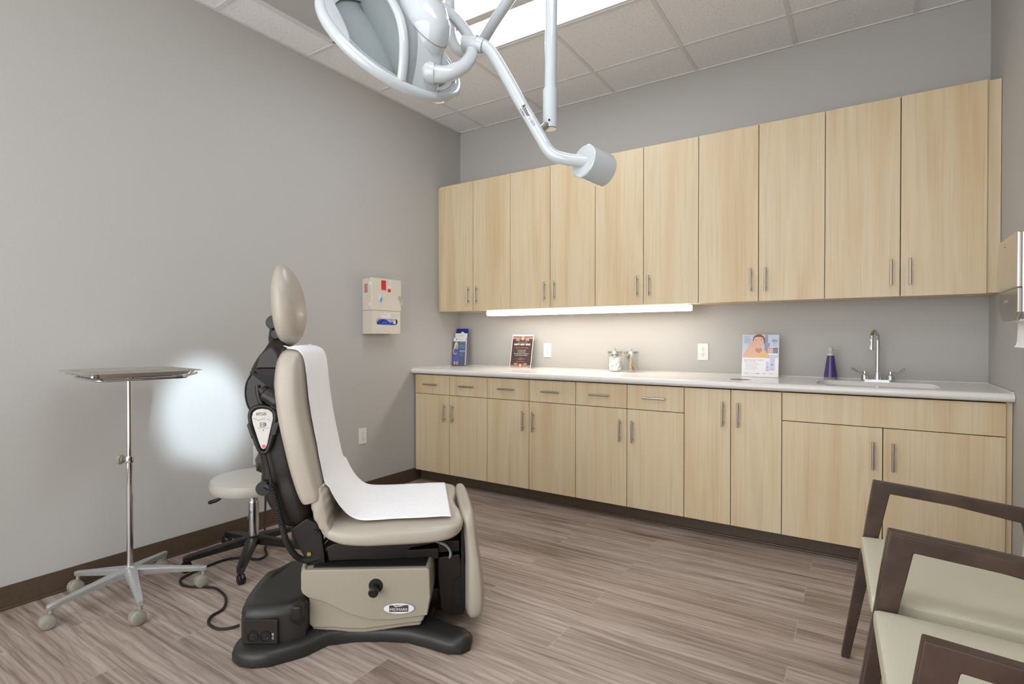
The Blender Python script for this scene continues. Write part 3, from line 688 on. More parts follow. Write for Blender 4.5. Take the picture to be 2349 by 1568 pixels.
# ------------------------------------------------------------------ sharps container and glove box holder on the left wall
t = thing('sharps_container', 'putty coloured locking sharps cabinet with red window above the glove holder', 'sharps container', (.05, -1.0, 1.362))
FX = .104
f = MB(); f.box((.001, -1.150, 1.362), (.085, -.857, 1.594), 'sharps', .004); build('cabinet_body', f, t, True)
fm = frame((FX, -1.150, 1.362), (0, 1, 0), (0, 0, 1))
f = MB(); f.box((.080, -1.153, 1.361), (FX, -.853, 1.600), 'sharps', .007, 3); door = build('door', f, t, True)
f = MB(); f.box((.082, .148, -.002), (.137, .228, .004), 'sharps', .003, mtx=fm); f.box((.086, .152, .001), (.133, .224, .006), 'red', .003, mtx=fm); build('red_window', f, door, True)
f = MB(); f.rect(.152, .172, .188, .232, 'label', fm, 3); 
for k in range(8): f.rect(.155, .226-.0055*k, .155+(.026 if k % 3 else .018), .2275-.0055*k, 'pgrey', fm, 4)
f.rect(.150, .136, .188, .168, 'pwhite', fm, 3); f.rect(.152, .138, .186, .166, 'orange', fm, 4)
for a in (90, 210, 330):
    cx_, cy_ = .169+.0055*math.cos(R(a)), .151+.0055*math.sin(R(a)); f.ell(cx_, cy_, .0055, .0055, 'slot', fm, 5, 14); f.ell(cx_+.0016*math.cos(R(a)), cy_+.0016*math.sin(R(a)), .0038, .0038, 'orange', fm, 6, 14)
f.ell(.169, .151, .0018, .0018, 'slot', fm, 7, 10)
f.poly([(.052, .105), (.058, .100), (.070, .078), (.084, .092), (.086, .118), (.056, .122)], 'label', fm, 3)
for k in range(4): f.rect(.060, .113-.006*k, .078-.003*k, .1145-.006*k, 'pgrey', fm, 4)
f.poly([(.094, .104), (.101, .092), (.094, .068), (.082, .052), (.076, .080)], 'paleb', fm, 5); build('stickers', f, door, True)
f = MB(); Tm = fm @ Matrix.Translation((.262, .112, 0)); f.lathe([(0, .012), (.006, .012), (.0075, .009), (.009, .0), (.0105, -.002)][::-1], 'chrome', fm @ Matrix.Translation((.268, .110, .001)), 18); build('lock', f, door, True)
f = MB()
for z_ in (1.555, 1.405): f.box((.078, -1.157, z_-.014), (.092, -1.149, z_+.014), 'white', .002)
build('hinge', f, door, True)
f = MB(); sm = frame((.026, -1.1505, 1.49), (1, 0, 0), (0, 0, 1))
f.rect(0, 0, .034, .066, 'sharps', sm, 1)
for i in range(4):
    for j in range(6): f.rect(.001+.0083*i, .001+.011*j, .0075+.0083*i, .0095+.011*j, 'red' if (i+j) % 4 else 'slot', sm, 2)
build('vent_grille', f, t, True)
f = MB(); cx_ = Vector((FX+.012, -.864, 1.470))
f.tube([cx_+Vector((0, .013*math.cos(a), -.013+.013*math.sin(a))) for a in (2*PI*k/16 for k in range(16))], .0011, 'chrome', 6, closed=True)
f.lathe([(0, -.001), (.0095, -.001), (.0095, .001), (0, .001)], 'nickel', frame((FX+.012, -.862, 1.446), (0, 1, 0), (0, 0, 1)), 18)
f.box((FX+.011, -.865, 1.410), (FX+.013, -.859, 1.440), 'nickel')
tag(build('key_ring', f), 'small silver key on a ring hanging from the sharps cabinet lock', 'key')
t = thing('glove_box_holder', 'putty coloured glove box holder with a rounded slot under the sharps cabinet', 'glove holder', (.05, -1.0, 1.192))
f = MB(); x1_ = .100
def platehole(f, y0, y1, z0, z1, hy0, hy1, hz0, hz1, x, m):
    r = (hz1-hz0)/2; zc = (hz0+hz1)/2; K = Matrix(((0, 0, 1, 0), (1, 0, 0, 0), (0, 1, 0, 0), (0, 0, 0, 1)))
    f.box((x-.005, y0, hz1), (x, y1, z1), m); f.box((x-.005, y0, z0), (x, y1, hz0), m)
    for (ye, yc, a0) in ((y0, hy0+r, 90), (y1, hy1-r, -90)):
        arc = [(yc+r*math.cos(R(a0+15*k)), zc+r*math.sin(R(a0+15*k))) for k in range(13)]
        for p_, q_ in zip(arc, arc[1:]): f.prism([p_, q_, (ye, q_[1]), (ye, p_[1])], x-.005, x, m, K)
platehole(f, -1.1465, -.862, 1.192, 1.361, -1.105, -.888, 1.258, 1.302, x1_, 'sharps')
f.box((.001, -1.1465, 1.192), (x1_-.005, -1.1425, 1.361), 'sharps'); f.box((.001, -.866, 1.192), (x1_-.005, -.862, 1.361), 'sharps'); f.box((.001, -1.1425, 1.192), (x1_-.005, -.866, 1.196), 'sharps')
f.box((.001, -1.1425, 1.196), (.004, -.866, 1.361), 'sharps')
build('holder_body', f, t, True)
f = MB(); fm = frame((x1_, -1.1465, 1.192), (0, 1, 0), (0, 0, 1)); f.rect(.085, .118, .185, .156, 'label', fm, 2)
f.rect(.095, .140, .150, .142, 'pgrey', fm, 3); f.rect(.095, .126, .175, .1265, 'pgrey', fm, 3); f.rect(.090, .150, .108, .153, 'pgrey', fm, 3); build('label_plate', f, t, True)
f = MB(); f.box((.01, -1.14, 1.198), (.086, -.895, 1.330), 'pwhite'); gl = build('glove_box', f); tag(gl, 'white carton of gloves inside the glove box holder', 'glove box')
f = MB(); gm = frame((.0862, -1.14, 1.198), (0, 1, 0), (0, 0, 1)); f.rect(.02, .05, .22, .11, 'plil', gm, 1)
for k in range(4): f.rect(.185+.008*k, .07, .188+.008*k, .10, 'pgrey', gm, 2)
f.ell(.115, .066, .068, .036, 'navy', gm, 3); build('carton_print', f, gl, True)
f = MB()
for k in range(16):
    P = [Vector((.090, -1.082+.009*k+random.uniform(-.006, .006), 1.258+random.uniform(-.002, .01)))]
    for q in range(4): P.append(P[-1]+Vector((random.uniform(-.001, .001), random.uniform(.002, .014), random.uniform(-.008, .012))))
    for v in P: v.z = min(max(v.z, 1.256), 1.290); v.x = .091
    f.tube(smooth_path(P, 3), .0055, 'glove', 8, flat=.7)
tag(build('nitrile_gloves', f), 'crumpled blue gloves poking out of the glove box slot', 'gloves', kind='stuff')

# ------------------------------------------------------------------ paper towel dispenser on the right wall
t = thing('towel_dispenser', 'stainless paper towel dispenser on the right wall', 'towel dispenser', (W-.05, -1.08, 1.227))
mm = Matrix(((0, 0, 1, 0), (1, 0, 0, 0), (0, 1, 0, 0), (0, 0, 0, 1)))
f = MB(); P = [(-.923, 1.548), (-1.234, 1.548), (-1.234, 1.255), (-1.19, 1.227), (-.97, 1.227), (-.923, 1.262)]
f.prism(P, 3.556, W-.001, 'steel', mm, .004); build('dispenser_body', f, t, True)
f = MB(); f.box((3.540, -1.236, 1.345), (3.558, -.921, 1.550), 'steel', .006, 3); f.prism([(-.921, 1.345), (-1.236, 1.345), (-1.236, 1.255), (-1.19, 1.229), (-.97, 1.229), (-.921, 1.264)], 3.543, 3.557, M['nickel'], mm, .003)
dm = frame((3.5398, -.921, 1.25), (0, -1, 0), (0, 0, 1)); f.text('Compact', .022, 'label', frame((3.5428, -1.05, 1.305), (0, -1, 0), (0, 0, 1)), 0, 0, 2); cover = build('front_cover', f, t, True)
f = MB(); f.lathe([(0, .003), (.005, .003), (.006, 0)], 'brass', frame((3.540, -1.04, 1.520), (0, -1, 0), (0, 0, 1)), 14); build('lock', f, cover, True)
f = MB(); f.prism([(-1.02, 1.232), (-1.22, 1.232), (-1.21, 1.222), (-1.03, 1.222)], 3.555, 3.625, 'white', mm, .003)
build('towel_chute', f, t, True)
f = MB(); rings = []
for (z, h, x) in ((1.224, .085, 3.59), (1.19, .078, 3.588), (1.15, .066, 3.584), (1.135, .068, 3.581), (1.127, .073, 3.576)):
    rings.append([Vector((x+d, -1.135+s*h, z)) for s, d in ((-1, -.012), (1, -.012), (1, .012), (-1, .012))])
f.loft(rings, 'paper'); tag(build('paper_towel', f), 'white paper towel hanging out of the wall dispenser', 'paper towel')

# ------------------------------------------------------------------ instrument stand and tray
SX, SY = .333, -2.782
def caster(parent, x, y, ztop, ang, r, hooded=True, m='caster'):
    """ball-type caster: a hooded pair of wheels under (x, y)"""
    d = Vector((math.cos(ang), math.sin(ang), 0)); side = Vector((-d.y, d.x, 0)); c = Vector((x, y, r))+d*r*.35
    f = MB(); f.tube([(x, y, ztop), (x, y, r*1.2)], .008, m, 10); cs = build('caster', f, parent, True)
    if hooded:
        f = MB()
        for s in (-1, 1):
            f.lathe([(0, .0255), (r*.62, .0255), (r*.90, .022), (r, .014), (r, .0015), (0, .0015)], m, Matrix.Translation(c) @ (Vector((0, 0, 1)).rotation_difference(side*s)).to_matrix().to_4x4(), 28)
        f.tube([c-side*.0015, c+side*.0015], r*.8, 'slot', 20); build('wheel', f, cs, True)
    else:
        for s in (-1, 1):
            f = MB(); f.lathe([(0, .017), (r*.6, .018), (r*.92, .015), (r, .012), (r, .006), (r*.9, .004), (0, .004)], m, Matrix.Translation(c) @ (Vector((0, 0, 1)).rotation_difference(side*s)).to_matrix().to_4x4(), 24); build('wheel', f, cs, True)
        f = MB(); hood = [c+d*r*.95*math.cos(R(a))*1.0+Vector((0, 0, r*1.02*math.sin(R(a)))) for a in range(20, 181, 20)]
        f.tube(hood, .006, m, 8, flat=1.8, ref=(0, 0, 1)); build('hood', f, cs, True)
t = thing('instrument_stand', 'rolling instrument stand on five grey casters near the left wall', 'instrument stand', (SX, SY, 0), 0)
f = MB(); f.lathe([(0, .098), (.030, .098), (.034, .104), (.030, .132), (.022, .138), (.016, .142), (.0135, .146), (0, .146)], 'alum', Matrix.Translation((SX, SY, 0)), 24); build('hub', f, t, True)
for k in range(5):
    a = R(-87+72*k); d = Vector((math.cos(a), math.sin(a), 0)); s = Vector((-d.y, d.x, 0)); f = MB(); rings = []
    for (u, hw, zt, th) in ((.01, .027, .138, .040), (.05, .025, .135, .034), (.12, .020, .124, .028), (.20, .0165, .110, .024), (.27, .014, .0985, .021), (.293, .0125, .095, .020), (.30, .009, .093, .018)):
        c = Vector((SX, SY, zt))+d*u
        rings.append([c+s*hw*.55, c+s*hw*.9-Vector((0, 0, .003)), c+s*hw-Vector((0, 0, .008)), c+s*hw*.8-Vector((0, 0, th)), c-s*hw*.8-Vector((0, 0, th)), c-s*hw-Vector((0, 0, .008)), c-s*hw*.9-Vector((0, 0, .003)), c-s*hw*.55])
    f.loft(rings, 'alum'); arm = build('leg', f, t, True)
    P = Vector((SX, SY, 0))+d*.287
    f = MB(); f.tube([(P.x, P.y, .085), (P.x, P.y, .057)], .0085, 'caster', 12); build('stem', f, arm, True)
    caster(arm, P.x, P.y, .06, R([-100, -92, -98, -108, -85][k]), .0285)
f = MB(); f.tube([(SX, SY, .14), (SX, SY, .62)], .0127, 'chrome', 20); build('lower_pole', f, t, True)
f = MB(); f.tube([(SX, SY, .60), (SX, SY, .992)], .0095, 'chrome', 20); build('upper_pole', f, t, True)
f = MB(); f.lathe([(.0165, .606), (.0175, .608), (.0175, .634), (.0165, .636), (.010, .637), (0, .637)], 'chrome', Matrix.Translation((SX, SY, 0)), 24); f.tube([(SX, SY, .62), (SX-.026, SY-.016, .62)], .006, 'chrome', 10); col = build('height_collar', f, t, True)
f = MB(); q = Vector((-.85, -.52, 0)).normalized()
f.lathe([(0, 0), (.012, 0), (.013, .004)]+[(.0135, .004), (.0215, .006), (.0225, .012), (.0215, .018), (.014, .020), (0, .018)], 'caster', Matrix.Translation(Vector((SX, SY, .62))+q*.028) @ Vector((0, 0, 1)).rotation_difference(q).to_matrix().to_4x4(), 8, smooth=False); build('star_knob', f, col, True)
# tray support loop and tray
TC = Vector((.365, -2.785, 0)); ta = R(-7); tx = Vector((math.cos(ta), math.sin(ta), 0)); ty = Vector((-tx.y, tx.x, 0))
TW, TD = .245, .215
f = MB(); loop = [TC+tx*x+ty*y+Vector((0, 0, .990)) for x, y in rrect(-.185, -.165, .185, .165, .03, 5)]
f.tube(loop, .0055, 'chrome', 10, closed=True); f.tube([TC+ty*-.165+Vector((0, 0, .990)), TC+ty*.165+Vector((0, 0, .990))], .0055, 'chrome', 10)
f.tube([Vector((SX, SY, .99)), TC+tx*.02+Vector((0, 0, .99))], .0055, 'chrome', 10)
for sx in (-1, 1):
    for sy in (-1, 1): f.tube([TC+tx*.18*sx+ty*.14*sy+Vector((0, 0, .990)), TC+tx*.224*sx+ty*.188*sy+Vector((0, 0, 1.010))], .0045, 'chrome', 8)
build('tray_frame', f, t, True)
t = thing('instrument_tray', 'empty rectangular stainless steel tray on top of the instrument stand', 'tray', (TC.x, TC.y, 1.003), 0)
f = MB(); rings = []
for (x, y, z, r) in ((.190, .160, 1.0035, .03), (.203, .173, 1.0035, .04), (.212, .182, 1.007, .045), (.222, .192, 1.0195, .05), (.226, .196, 1.0215, .05), (.245, .215, 1.0215, .055), (.247, .217, 1.0205, .055), (.245, .215, 1.0195, .055), (.226, .196, 1.0190, .05), (.213, .183, 1.0045, .045), (.203, .173, 1.0020, .04), (.190, .160, 1.0020, .03)):
    rings.append([TC+tx*px_+ty*py_+Vector((0, 0, z)) for px_, py_ in rrect(-x, -y, x, y, r, 6)])
f.loft(rings, 'steel'); build('tray_pan', f, t, True)

# ------------------------------------------------------------------ stool
QX, QY = .388, -2.232
t = thing('stool', 'round cream stool on a chrome column behind the exam chair', 'stool', (QX, QY, 0))
T_ = Matrix.Translation((QX, QY, 0))
f = MB(); f.lathe([(0, .368), (.175, .368), (.196, .374), (.205, .388), (.206, .408), (.201, .426), (.197, .431), (.188, .438), (.15, .444), (.08, .447), (0, .447)], 'stoolv', T_, 48); f.tube([(QX+.199*math.cos(a), QY+.199*math.sin(a), .4295) for a in (2*PI*k/48 for k in range(48))], .0018, 'stoolv', 6, closed=True); build('seat', f, t, True)
f = MB(); f.box((QX-.07, QY-.07, .352), (QX+.07, QY+.07, .369), 'black', .006); build('seat_plate', f, t, True)
f = MB(); f.lathe([(0, .112), (.026, .112), (.027, .20), (.026, .300), (.0245, .305), (.0225, .308), (.0225, .326), (.016, .332), (.014, .352), (0, .352)], 'chrome', T_, 28); build('gas_column', f, t, True)
f = MB(); f.tube([(QX-.02, QY-.02, .357), (QX-.085, QY-.075, .345), (QX-.125, QY-.107, .322)], .004, 'chrome', 10); lv = build('height_lever', f, t, True)
f = MB(); f.tube([(QX-.121, QY-.104, .325), (QX-.140, QY-.118, .314), (QX-.170, QY-.136, .303), (QX-.176, QY-.140, .301)], [.006, .010, .0105, .006], 'black', 12); build('grip', f, lv, True)
f = MB(); f.lathe([(0, .085), (.040, .085), (.046, .095), (.040, .122), (.030, .128), (0, .128)], 'black', T_, 28); build('hub', f, t, True)
for k in range(5):
    a = R(-42+72*k); d = Vector((math.cos(a), math.sin(a), 0)); s = Vector((-d.y, d.x, 0)); f = MB(); rings = []
    for (u, hw, zt, th) in ((.02, .030, .122, .036), (.08, .027, .117, .036), (.18, .023, .101, .032), (.27, .020, .086, .028), (.300, .019, .080, .026), (.318, .013, .076, .022)):
        c = Vector((QX, QY, zt))+d*u
        rings.append([c+s*hw*.6, c+s*hw-Vector((0, 0, .006)), c+s*hw*.9-Vector((0, 0, th)), c-s*hw*.9-Vector((0, 0, th)), c-s*hw-Vector((0, 0, .006)), c-s*hw*.6])
    f.loft(rings, 'black'); arm = build('leg', f, t, True); P = Vector((QX, QY, 0))+d*.300
    caster(arm, P.x, P.y, .062, a+R(30), .024, False, 'black')

# power cord on the floor
PZ = .0062
P = [(.018, -1.955, .425), (.06, -1.962, .40), (.10, -1.98, .22), (.17, -2.03, .06), (.26, -2.08, PZ), (.339, -2.135, PZ), (.416, -2.176, PZ), (.43, -2.235, PZ), (.345, -2.262, PZ), (.293, -2.33, PZ), (.298, -2.436, PZ), (.319, -2.53, PZ), (.345, -2.574, PZ), (.406, -2.596, PZ), (.467, -2.583, PZ), (.518, -2.55, PZ), (.582, -2.53, PZ), (.702, -2.555, PZ), (.79, -2.614, PZ), (.81, -2.674, PZ), (.856, -2.71, PZ), (.921, -2.715, PZ), (.96, -2.693, PZ), (.985, -2.655, PZ+.004)]
t = thing('power_cord', 'black power cord snaking across the floor from the wall to the exam chair', 'cord', (.5, -2.5, 0))
f = MB(); f.tube(smooth_path(P, 6), .0055, 'rubber', 10); build('cable', f, t, True)
f = MB(); f.lathe([(0, 0), (.015, 0), (.017, .004), (.016, .018), (.009, .026), (0, .027)], 'slate', frame((.0085, -1.958, .4355), (0, 1, 0), (0, 0, 1)), 20); build('plug', f, t, True)

# ------------------------------------------------------------------ exam chair (upper part turned a little on its base)
OX, OY = 1.302, -2.282; UA = R(43); BA = R(34.6)
t = thing('exam_chair', 'cream reclining exam chair with black frame, white paper laid over its back and seat', 'exam chair', (OX, OY, 0))
UM = Matrix.Translation((OX, OY, 0)) @ Matrix.Rotation(UA, 4, 'Z'); BM_ = Matrix.Translation((OX, OY, 0)) @ Matrix.Rotation(BA, 4, 'Z')
def U(x, y, z): return UM @ Vector((x, y, z))
def put(mb, mtx): bmesh.ops.transform(mb.bm, matrix=mtx, verts=list(mb.bm.verts)); return mb
def cushion(name, st, m, parent, e=5, n=44, mtx=None, warp=None, mb=None, ev=3):
    """stations: centre x, z, direction angle of N (deg, 0 = +x), half thickness a, half width b"""
    S_ = []
    keys = [Vector(s) for s in [(x, z, g) for x, z, g, a, b in st]]; ab = [Vector((a, b, 0)) for x, z, g, a, b in st]
    kp, ka = smooth_path(keys, ev), smooth_path(ab, ev)
    rings = []
    for k, q in zip(kp, ka):
        N = Vector((math.cos(R(k.z)), 0, math.sin(R(k.z))))
        rings.append(superel((k.x, 0, k.y), N, (0, 1, 0), max(q.x, .002), max(q.y, .002), e, n))
    f = mb or MB(); b2 = bmesh.new(); V = [[b2.verts.new(warp(p) if warp else p) for p in r] for r in rings]
    for A, B in zip(V, V[1:]):
        for k in range(n): b2.faces.new((A[k], A[(k+1) % n], B[(k+1) % n], B[k]))
    b2.faces.new(V[0][::-1]); b2.faces.new(V[-1]); bmesh.ops.recalc_face_normals(b2, faces=list(b2.faces))
    f.absorb(b2, m, None, True)
    if mb: return f
    put(f, mtx or UM); return build(name, f, parent, True)
# backrest pad: stations top to bottom
bk = [(-.248, 1.126, 5, .006, .12), (-.248, 1.122, 5, .024, .200), (-.2495, 1.107, 6, .043, .252), (-.2515, 1.072, 7, .057, .282), (-.253, 1.0, 8, .064, .300), (-.246, .92, 9, .064, .306), (-.234, .84, 10, .064, .307),
      (-.218, .76, 11, .063, .307), (-.201, .68, 12, .062, .304), (-.184, .61, 12, .059, .300), (-.174, .575, 13, .056, .297), (-.170, .560, 14, .052, .294), (-.168, .553, 14, .046, .290), (-.167, .549, 14, .030, .27)]
def backwarp(p):
    # side bolsters stand a little proud of the padded centre
    q = Vector(p); yn = abs(q.y)/.3
    if q.x < -.253+(1.0-q.z)*.19 and yn < .8: q.x -= .012*(1-(yn/.8)**4)*min(1, max(0, (q.z-.6)/.3))
    return q
backpad = cushion('backrest', bk, 'vinyl', t, 3.5, 56, warp=backwarp)
# lumbar section with stitched pleats
lb = []
for k in range(25):
    u = k/24; x = -.150+.006*u+.034*u*u; z = .600-.165*u
    lb.append((x, z, 38+28*u, (.030+.022*math.sin(PI*min(1, u*1.15))**.6)+.0028*math.cos(2*PI*u*4), .286-.012*abs(u-.4)))
cushion('lumbar_pad', lb, 'vinyl', t, 4, 44, ev=3)
# seat
st = [(-.150, .446, 90, .006, .20), (-.146, .443, 90, .018, .245), (-.130, .436, 90, .029, .280), (-.10, .427, 90, .038, .304), (-.05, .418, 90, .045, .322), (.03, .4135, 90, .048, .332), (.12, .413, 90, .048, .336), (.22, .412, 90, .048, .336), (.30, .413, 90, .0465, .332),
      (.345, .416, 90, .043, .320), (.375, .421, 90, .035, .298), (.392, .427, 90, .023, .268), (.399, .431, 90, .007, .23)]
def seatwarp(p):
    q = Vector(p); q.y += .018
    if q.x > .18: q.x -= .022*math.exp(-(q.y/.10)**2)*(q.x-.18)/.22
    
    return q
seat = cushion('seat', st, 'vinyl', t, 3.4, 52, warp=seatwarp)
# leg rest pad
fr = [(.416, .470, 0, .012, .19), (.417, .462, 0, .022, .225), (.421, .43, 0, .030, .245), (.429, .36, 0, .031, .255), (.437, .29, 0, .034, .262), (.442, .22, 0, .040, .268), (.445, .15, 0, .0435, .268), (.444, .09, 0, .042, .262), (.441, .058, 0, .032, .25), (.438, .044, 0, .019, .22), (.437, .039, 0, .008, .19)]
cushion('leg_rest', fr, 'vinyl', t, 3.8, 44)
# headrest
f = MB(); b2 = bmesh.new(); bmesh.ops.create_uvsphere(b2, u_segments=40, v_segments=28, radius=1)
for v in b2.verts:
    x, y, z = v.co; zz = math.copysign(abs(z)**.95, z)
    bx = x*(.070 if x > 0 else .052)*(1-.10*z); yy = math.copysign(abs(y)**.9, y)*.135
    v.co = Vector((-.312+bx-.026*(zz*.5+.1)-.006*zz*zz, yy, 1.297+.168*zz))
f.absorb(b2, 'vinyl', None, True); put(f, UM); build('headrest', f, t, True)
f = MB(); f.tube([(-.352, 0, 1.30), (-.366, 0, 1.22), (-.372, 0, 1.16), (-.36, 0, 1.10)], [.018, .020, .022, .03], 'black', 12, flat=.7, ref=(1, 0, 0))
f.lathe([(0, -.022), (.024, -.022), (.029, -.014), (.029, .014), (.024, .022), (0, .022)], 'black', Matrix.Translation((-.358, -.03, 1.225)) @ Matrix.Rotation(R(90), 4, 'X'), 28)
f.lathe([(0, -.03), (.016, -.03), (.018, .03), (0, .03)], 'black', Matrix.Translation((-.345, -.03, 1.178)) @ Matrix.Rotation(R(90), 4, 'X'), 20)
f.box((-.362, -.06, 1.2), (-.345, .06, 1.36), 'black', .006)
put(f, UM); build('headrest_mount', f, t, True)
# back shell
rows = [(1.168, -.360, -.325, .045), (1.15, -.372, -.312, .065), (1.12, -.385, -.30, .10), (1.08, -.408, -.292, .14), (1.03, -.426, -.287, .175), (.97, -.433, -.285, .195), (.90, -.424, -.278, .200), (.82, -.410, -.262, .200), (.74, -.396, -.248, .200), (.66, -.380, -.235, .198),
        (.615, -.384, -.225, .195), (.56, -.374, -.205, .198), (.50, -.345, -.195, .196), (.46, -.318, -.190, .190), (.440, -.300, -.190, .182), (.432, -.285, -.195, .165)]
cushion('back_shell', [((a+b_)/2, z, 0, (b_-a)/2, w_) for z, a, b_, w_ in rows], 'dark', t, 4.5, 40)
# shell trims: shoulder plate, rim line, arm socket, lower knob
YF = -.205
f = MB()
sp = [(-.385, 1.040), (-.409, 1.0), (-.415, .955), (-.407, .910), (-.385, .875), (-.36, .850), (-.30, .845), (-.288, .90), (-.292, 1.0), (-.33, 1.02), (-.37, 1.012)]
f.prism([(x, z) for x, z in sp], .190, .213, 'dark', XZ, .004); rim = [(x-.001, YF-.006, z) for x, z in sp[:7]]
f.tube(smooth_path(rim, 5), .0032, 'black', 8); put(f, UM); sh = build('shoulder_plate', f, t, True)
f = MB(); f.prism([(-.40, 1.035), (-.34, 1.02), (-.300, 1.028), (-.296, .985), (-.33, .975)], .210, .216, 'slot', XZ, 0); f.prism([(-.375, 1.10), (-.335, 1.13), (-.31, 1.10), (-.30, 1.045), (-.392, 1.045)], .10, .170, 'dark', XZ, .006); put(f, UM); build('shell_recess', f, t, True)
f = MB(); f.tube([(-.335, -.19, .948), (-.335, -.212, .948)], .052, 'dark', 24)
f.tube(smooth_path([(-.352, -.222, .972), (-.335, -.232, .955), (-.300, -.236, .935), (-.285, -.232, .925)], 4), [.020]*4+[.034]*4+[.040]*5, 'dark', 20, flat=.8)
f.tube(smooth_path([(-.372, -.212, .985), (-.366, -.216, .94), (-.345, -.218, .90), (-.318, -.218, .882), (-.30, -.218, .90)], 4), .010, 'black', 10)
put(f, UM); build('arm_socket', f, t, True)
f = MB(); f.tube([(-.352, -.18, .598), (-.352, -.222, .598)], .027, 'black', 20); f.tube([(-.345, -.222, .61), (-.325, -.224, .60)], .012, 'black', 10); put(f, UM); build('release_knob', f, t, True)
f = MB(); f.lathe([(0, .0), (.05, .0), (.055, .02), (.045, .05), (0, .062)], 'lampgrey', Matrix.Translation((-.372, -.02, .66)) @ Vector((0, 0, 1)).rotation_difference(Vector((-1, -.3, .2))).to_matrix().to_4x4(), 24)
put(f, UM); build('rear_cap', f, t, True).data.materials[0] = M['slate']
# hand control in its holder
HY = .232
f = MB(); ho = [(-.398, .872), (-.396, .898), (-.375, .913), (-.350, .916), (-.322, .910), (-.302, .892), (-.298, .862), (-.306, .812), (-.320, .757), (-.331, .736), (-.347, .728), (-.362, .736), (-.375, .76), (-.388, .81)]
f.tube(smooth_path([(x, -HY+.002, z) for x, z in [(-.391, .845), (-.394, .872), (-.389, .893), (-.372, .905), (-.350, .908), (-.326, .903), (-.309, .889), (-.305, .865), (-.309, .835)]], 4), .0085, 'black', 10)
f.prism(ho, HY-.03, HY-.014, 'black', XZ, .003)
f.tube(smooth_path([(x, -HY, z) for x, z in [(-.394, .848), (-.388, .82), (-.376, .785), (-.366, .755), (-.357, .740), (-.345, .735), (-.334, .742), (-.325, .765), (-.314, .805), (-.306, .835)]], 4), .008, 'black', 10)
for (P_) in ([(-.404, .842), (-.392, .85), (-.379, .80), (-.388, .79)], [(-.292, .855), (-.290, .845), (-.303, .80), (-.322, .80), (-.315, .838)]): f.prism(P_, HY-.016, HY+.008, 'dark', XZ, .003)
put(f, UM); hold = build('control_holder', f, t, True)
f = MB(); cp = [(-.3875, .868), (-.383, .887), (-.370, .897), (-.350, .900), (-.328, .896), (-.314, .884), (-.312, .862), (-.318, .835), (-.326, .800), (-.333, .765), (-.339, .752), (-.347, .748), (-.355, .753), (-.363, .775), (-.375, .815), (-.384, .845)]
f.prism(cp, HY-.014, HY+.004, 'label', XZ, .003); fmx = XZ @ Matrix.Translation((0, 0, HY+.0042))
f.rect(-.372, .875, -.336, .886, 'pgrey', fmx, 1); f.poly([(-.366, .884), (-.358, .879), (-.342, .886), (-.348, .881), (-.358, .8765)], 'label', fmx, 2)
f.line([(-.383, .866), (-.372, .861), (-.362, .856), (-.352, .862), (-.340, .862)], .0022, 'pgrey', fmx, 1); f.line([(-.336, .862), (-.328, .859), (-.321, .854)], .0022, 'pgrey', fmx, 1)
f.rect(-.359, .831, -.341, .849, 'pgrey', fmx, 1); f.poly([(-.341, .833), (-.336, .837), (-.337, .846), (-.341, .849)], 'pdark', fmx, 1)
f.ell(-.351, .844, .0025, .0025, 'label', fmx, 2, 10); f.ell(-.350, .836, .0025, .0025, 'label', fmx, 2, 10); f.rect(-.367, .8275, -.327, .829, 'pgrey', fmx, 1); f.ell(-.346, .820, .002, .002, 'slot', fmx, 2, 10)
for (x, z) in ((-.370, .869), (-.374, .856), (-.351, .869), (-.326, .866), (-.330, .850), (-.341, .855)): f.ell(x, z, .0015, .0015, 'pgrey', fmx, 2, 3)
f.ell(-.3455, .760, .0065, .0065, 'redb', fmx, 2, 20); put(f, UM); build('hand_control', f, hold, True).data.materials[0] = m_plain('control_grey', 'C9C4BB', .4, 60, .01, 0)
# control cable: straight, coiled, thick sleeve
f = MB(); YC = -.228
f.tube(smooth_path([U(-.346, YC, .735), U(-.335, YC, .69), U(-.325, YC, .64), U(-.322, YC, .615)], 4), .0055, 'rubber', 10)
A_, B_ = Vector((-.322, YC, .618)), Vector((-.283, YC, .455)); n_ = 260; hx = []
ax = (B_-A_).normalized(); e1 = ax.cross(Vector((0, 1, 0))).normalized(); e2 = ax.cross(e1)
for k in range(n_+1):
    a = 2*PI*20*k/n_; hx.append(UM @ (A_.lerp(B_, k/n_)+(e1*math.cos(a)+e2*math.sin(a))*.0095))
f.tube(hx, .0034, 'rubber', 7)
f.tube(smooth_path([U(-.284, YC, .462), U(-.278, YC, .43), U(-.266, YC, .39), U(-.243, YC+.01, .343), U(-.222, YC+.025, .318), U(-.195, YC+.03, .308), U(-.15, YC+.04, .312)], 5), .0115, 'rubber', 14)
build('control_cable', f, t, True)
# hinge plates between back and seat carriage
f = MB()
for y0_ in (-.20, .17):
    f.prism([(-.262, .43), (-.20, .47), (-.165, .45), (-.145, .40), (-.138, .345), (-.13, .27), (-.165, .255), (-.185, .28), (-.215, .33), (-.235, .37)], -y0_-.03, -y0_, 'black', XZ, .004)
f.box((-.26, -.17, .36), (-.20, .17, .42), 'black', .006)
for (x, z) in ((-.168, .418), (-.192, .335), (-.160, .285)): f.lathe([(0, .006), (.008, .006), (.010, 0)], 'brass' if z < .4 else 'black', Matrix.Translation((x, -.200, z)) @ Matrix.Rotation(R(90), 4, 'X'), 12)
put(f, UM); build('hinge_bracket', f, t, True)
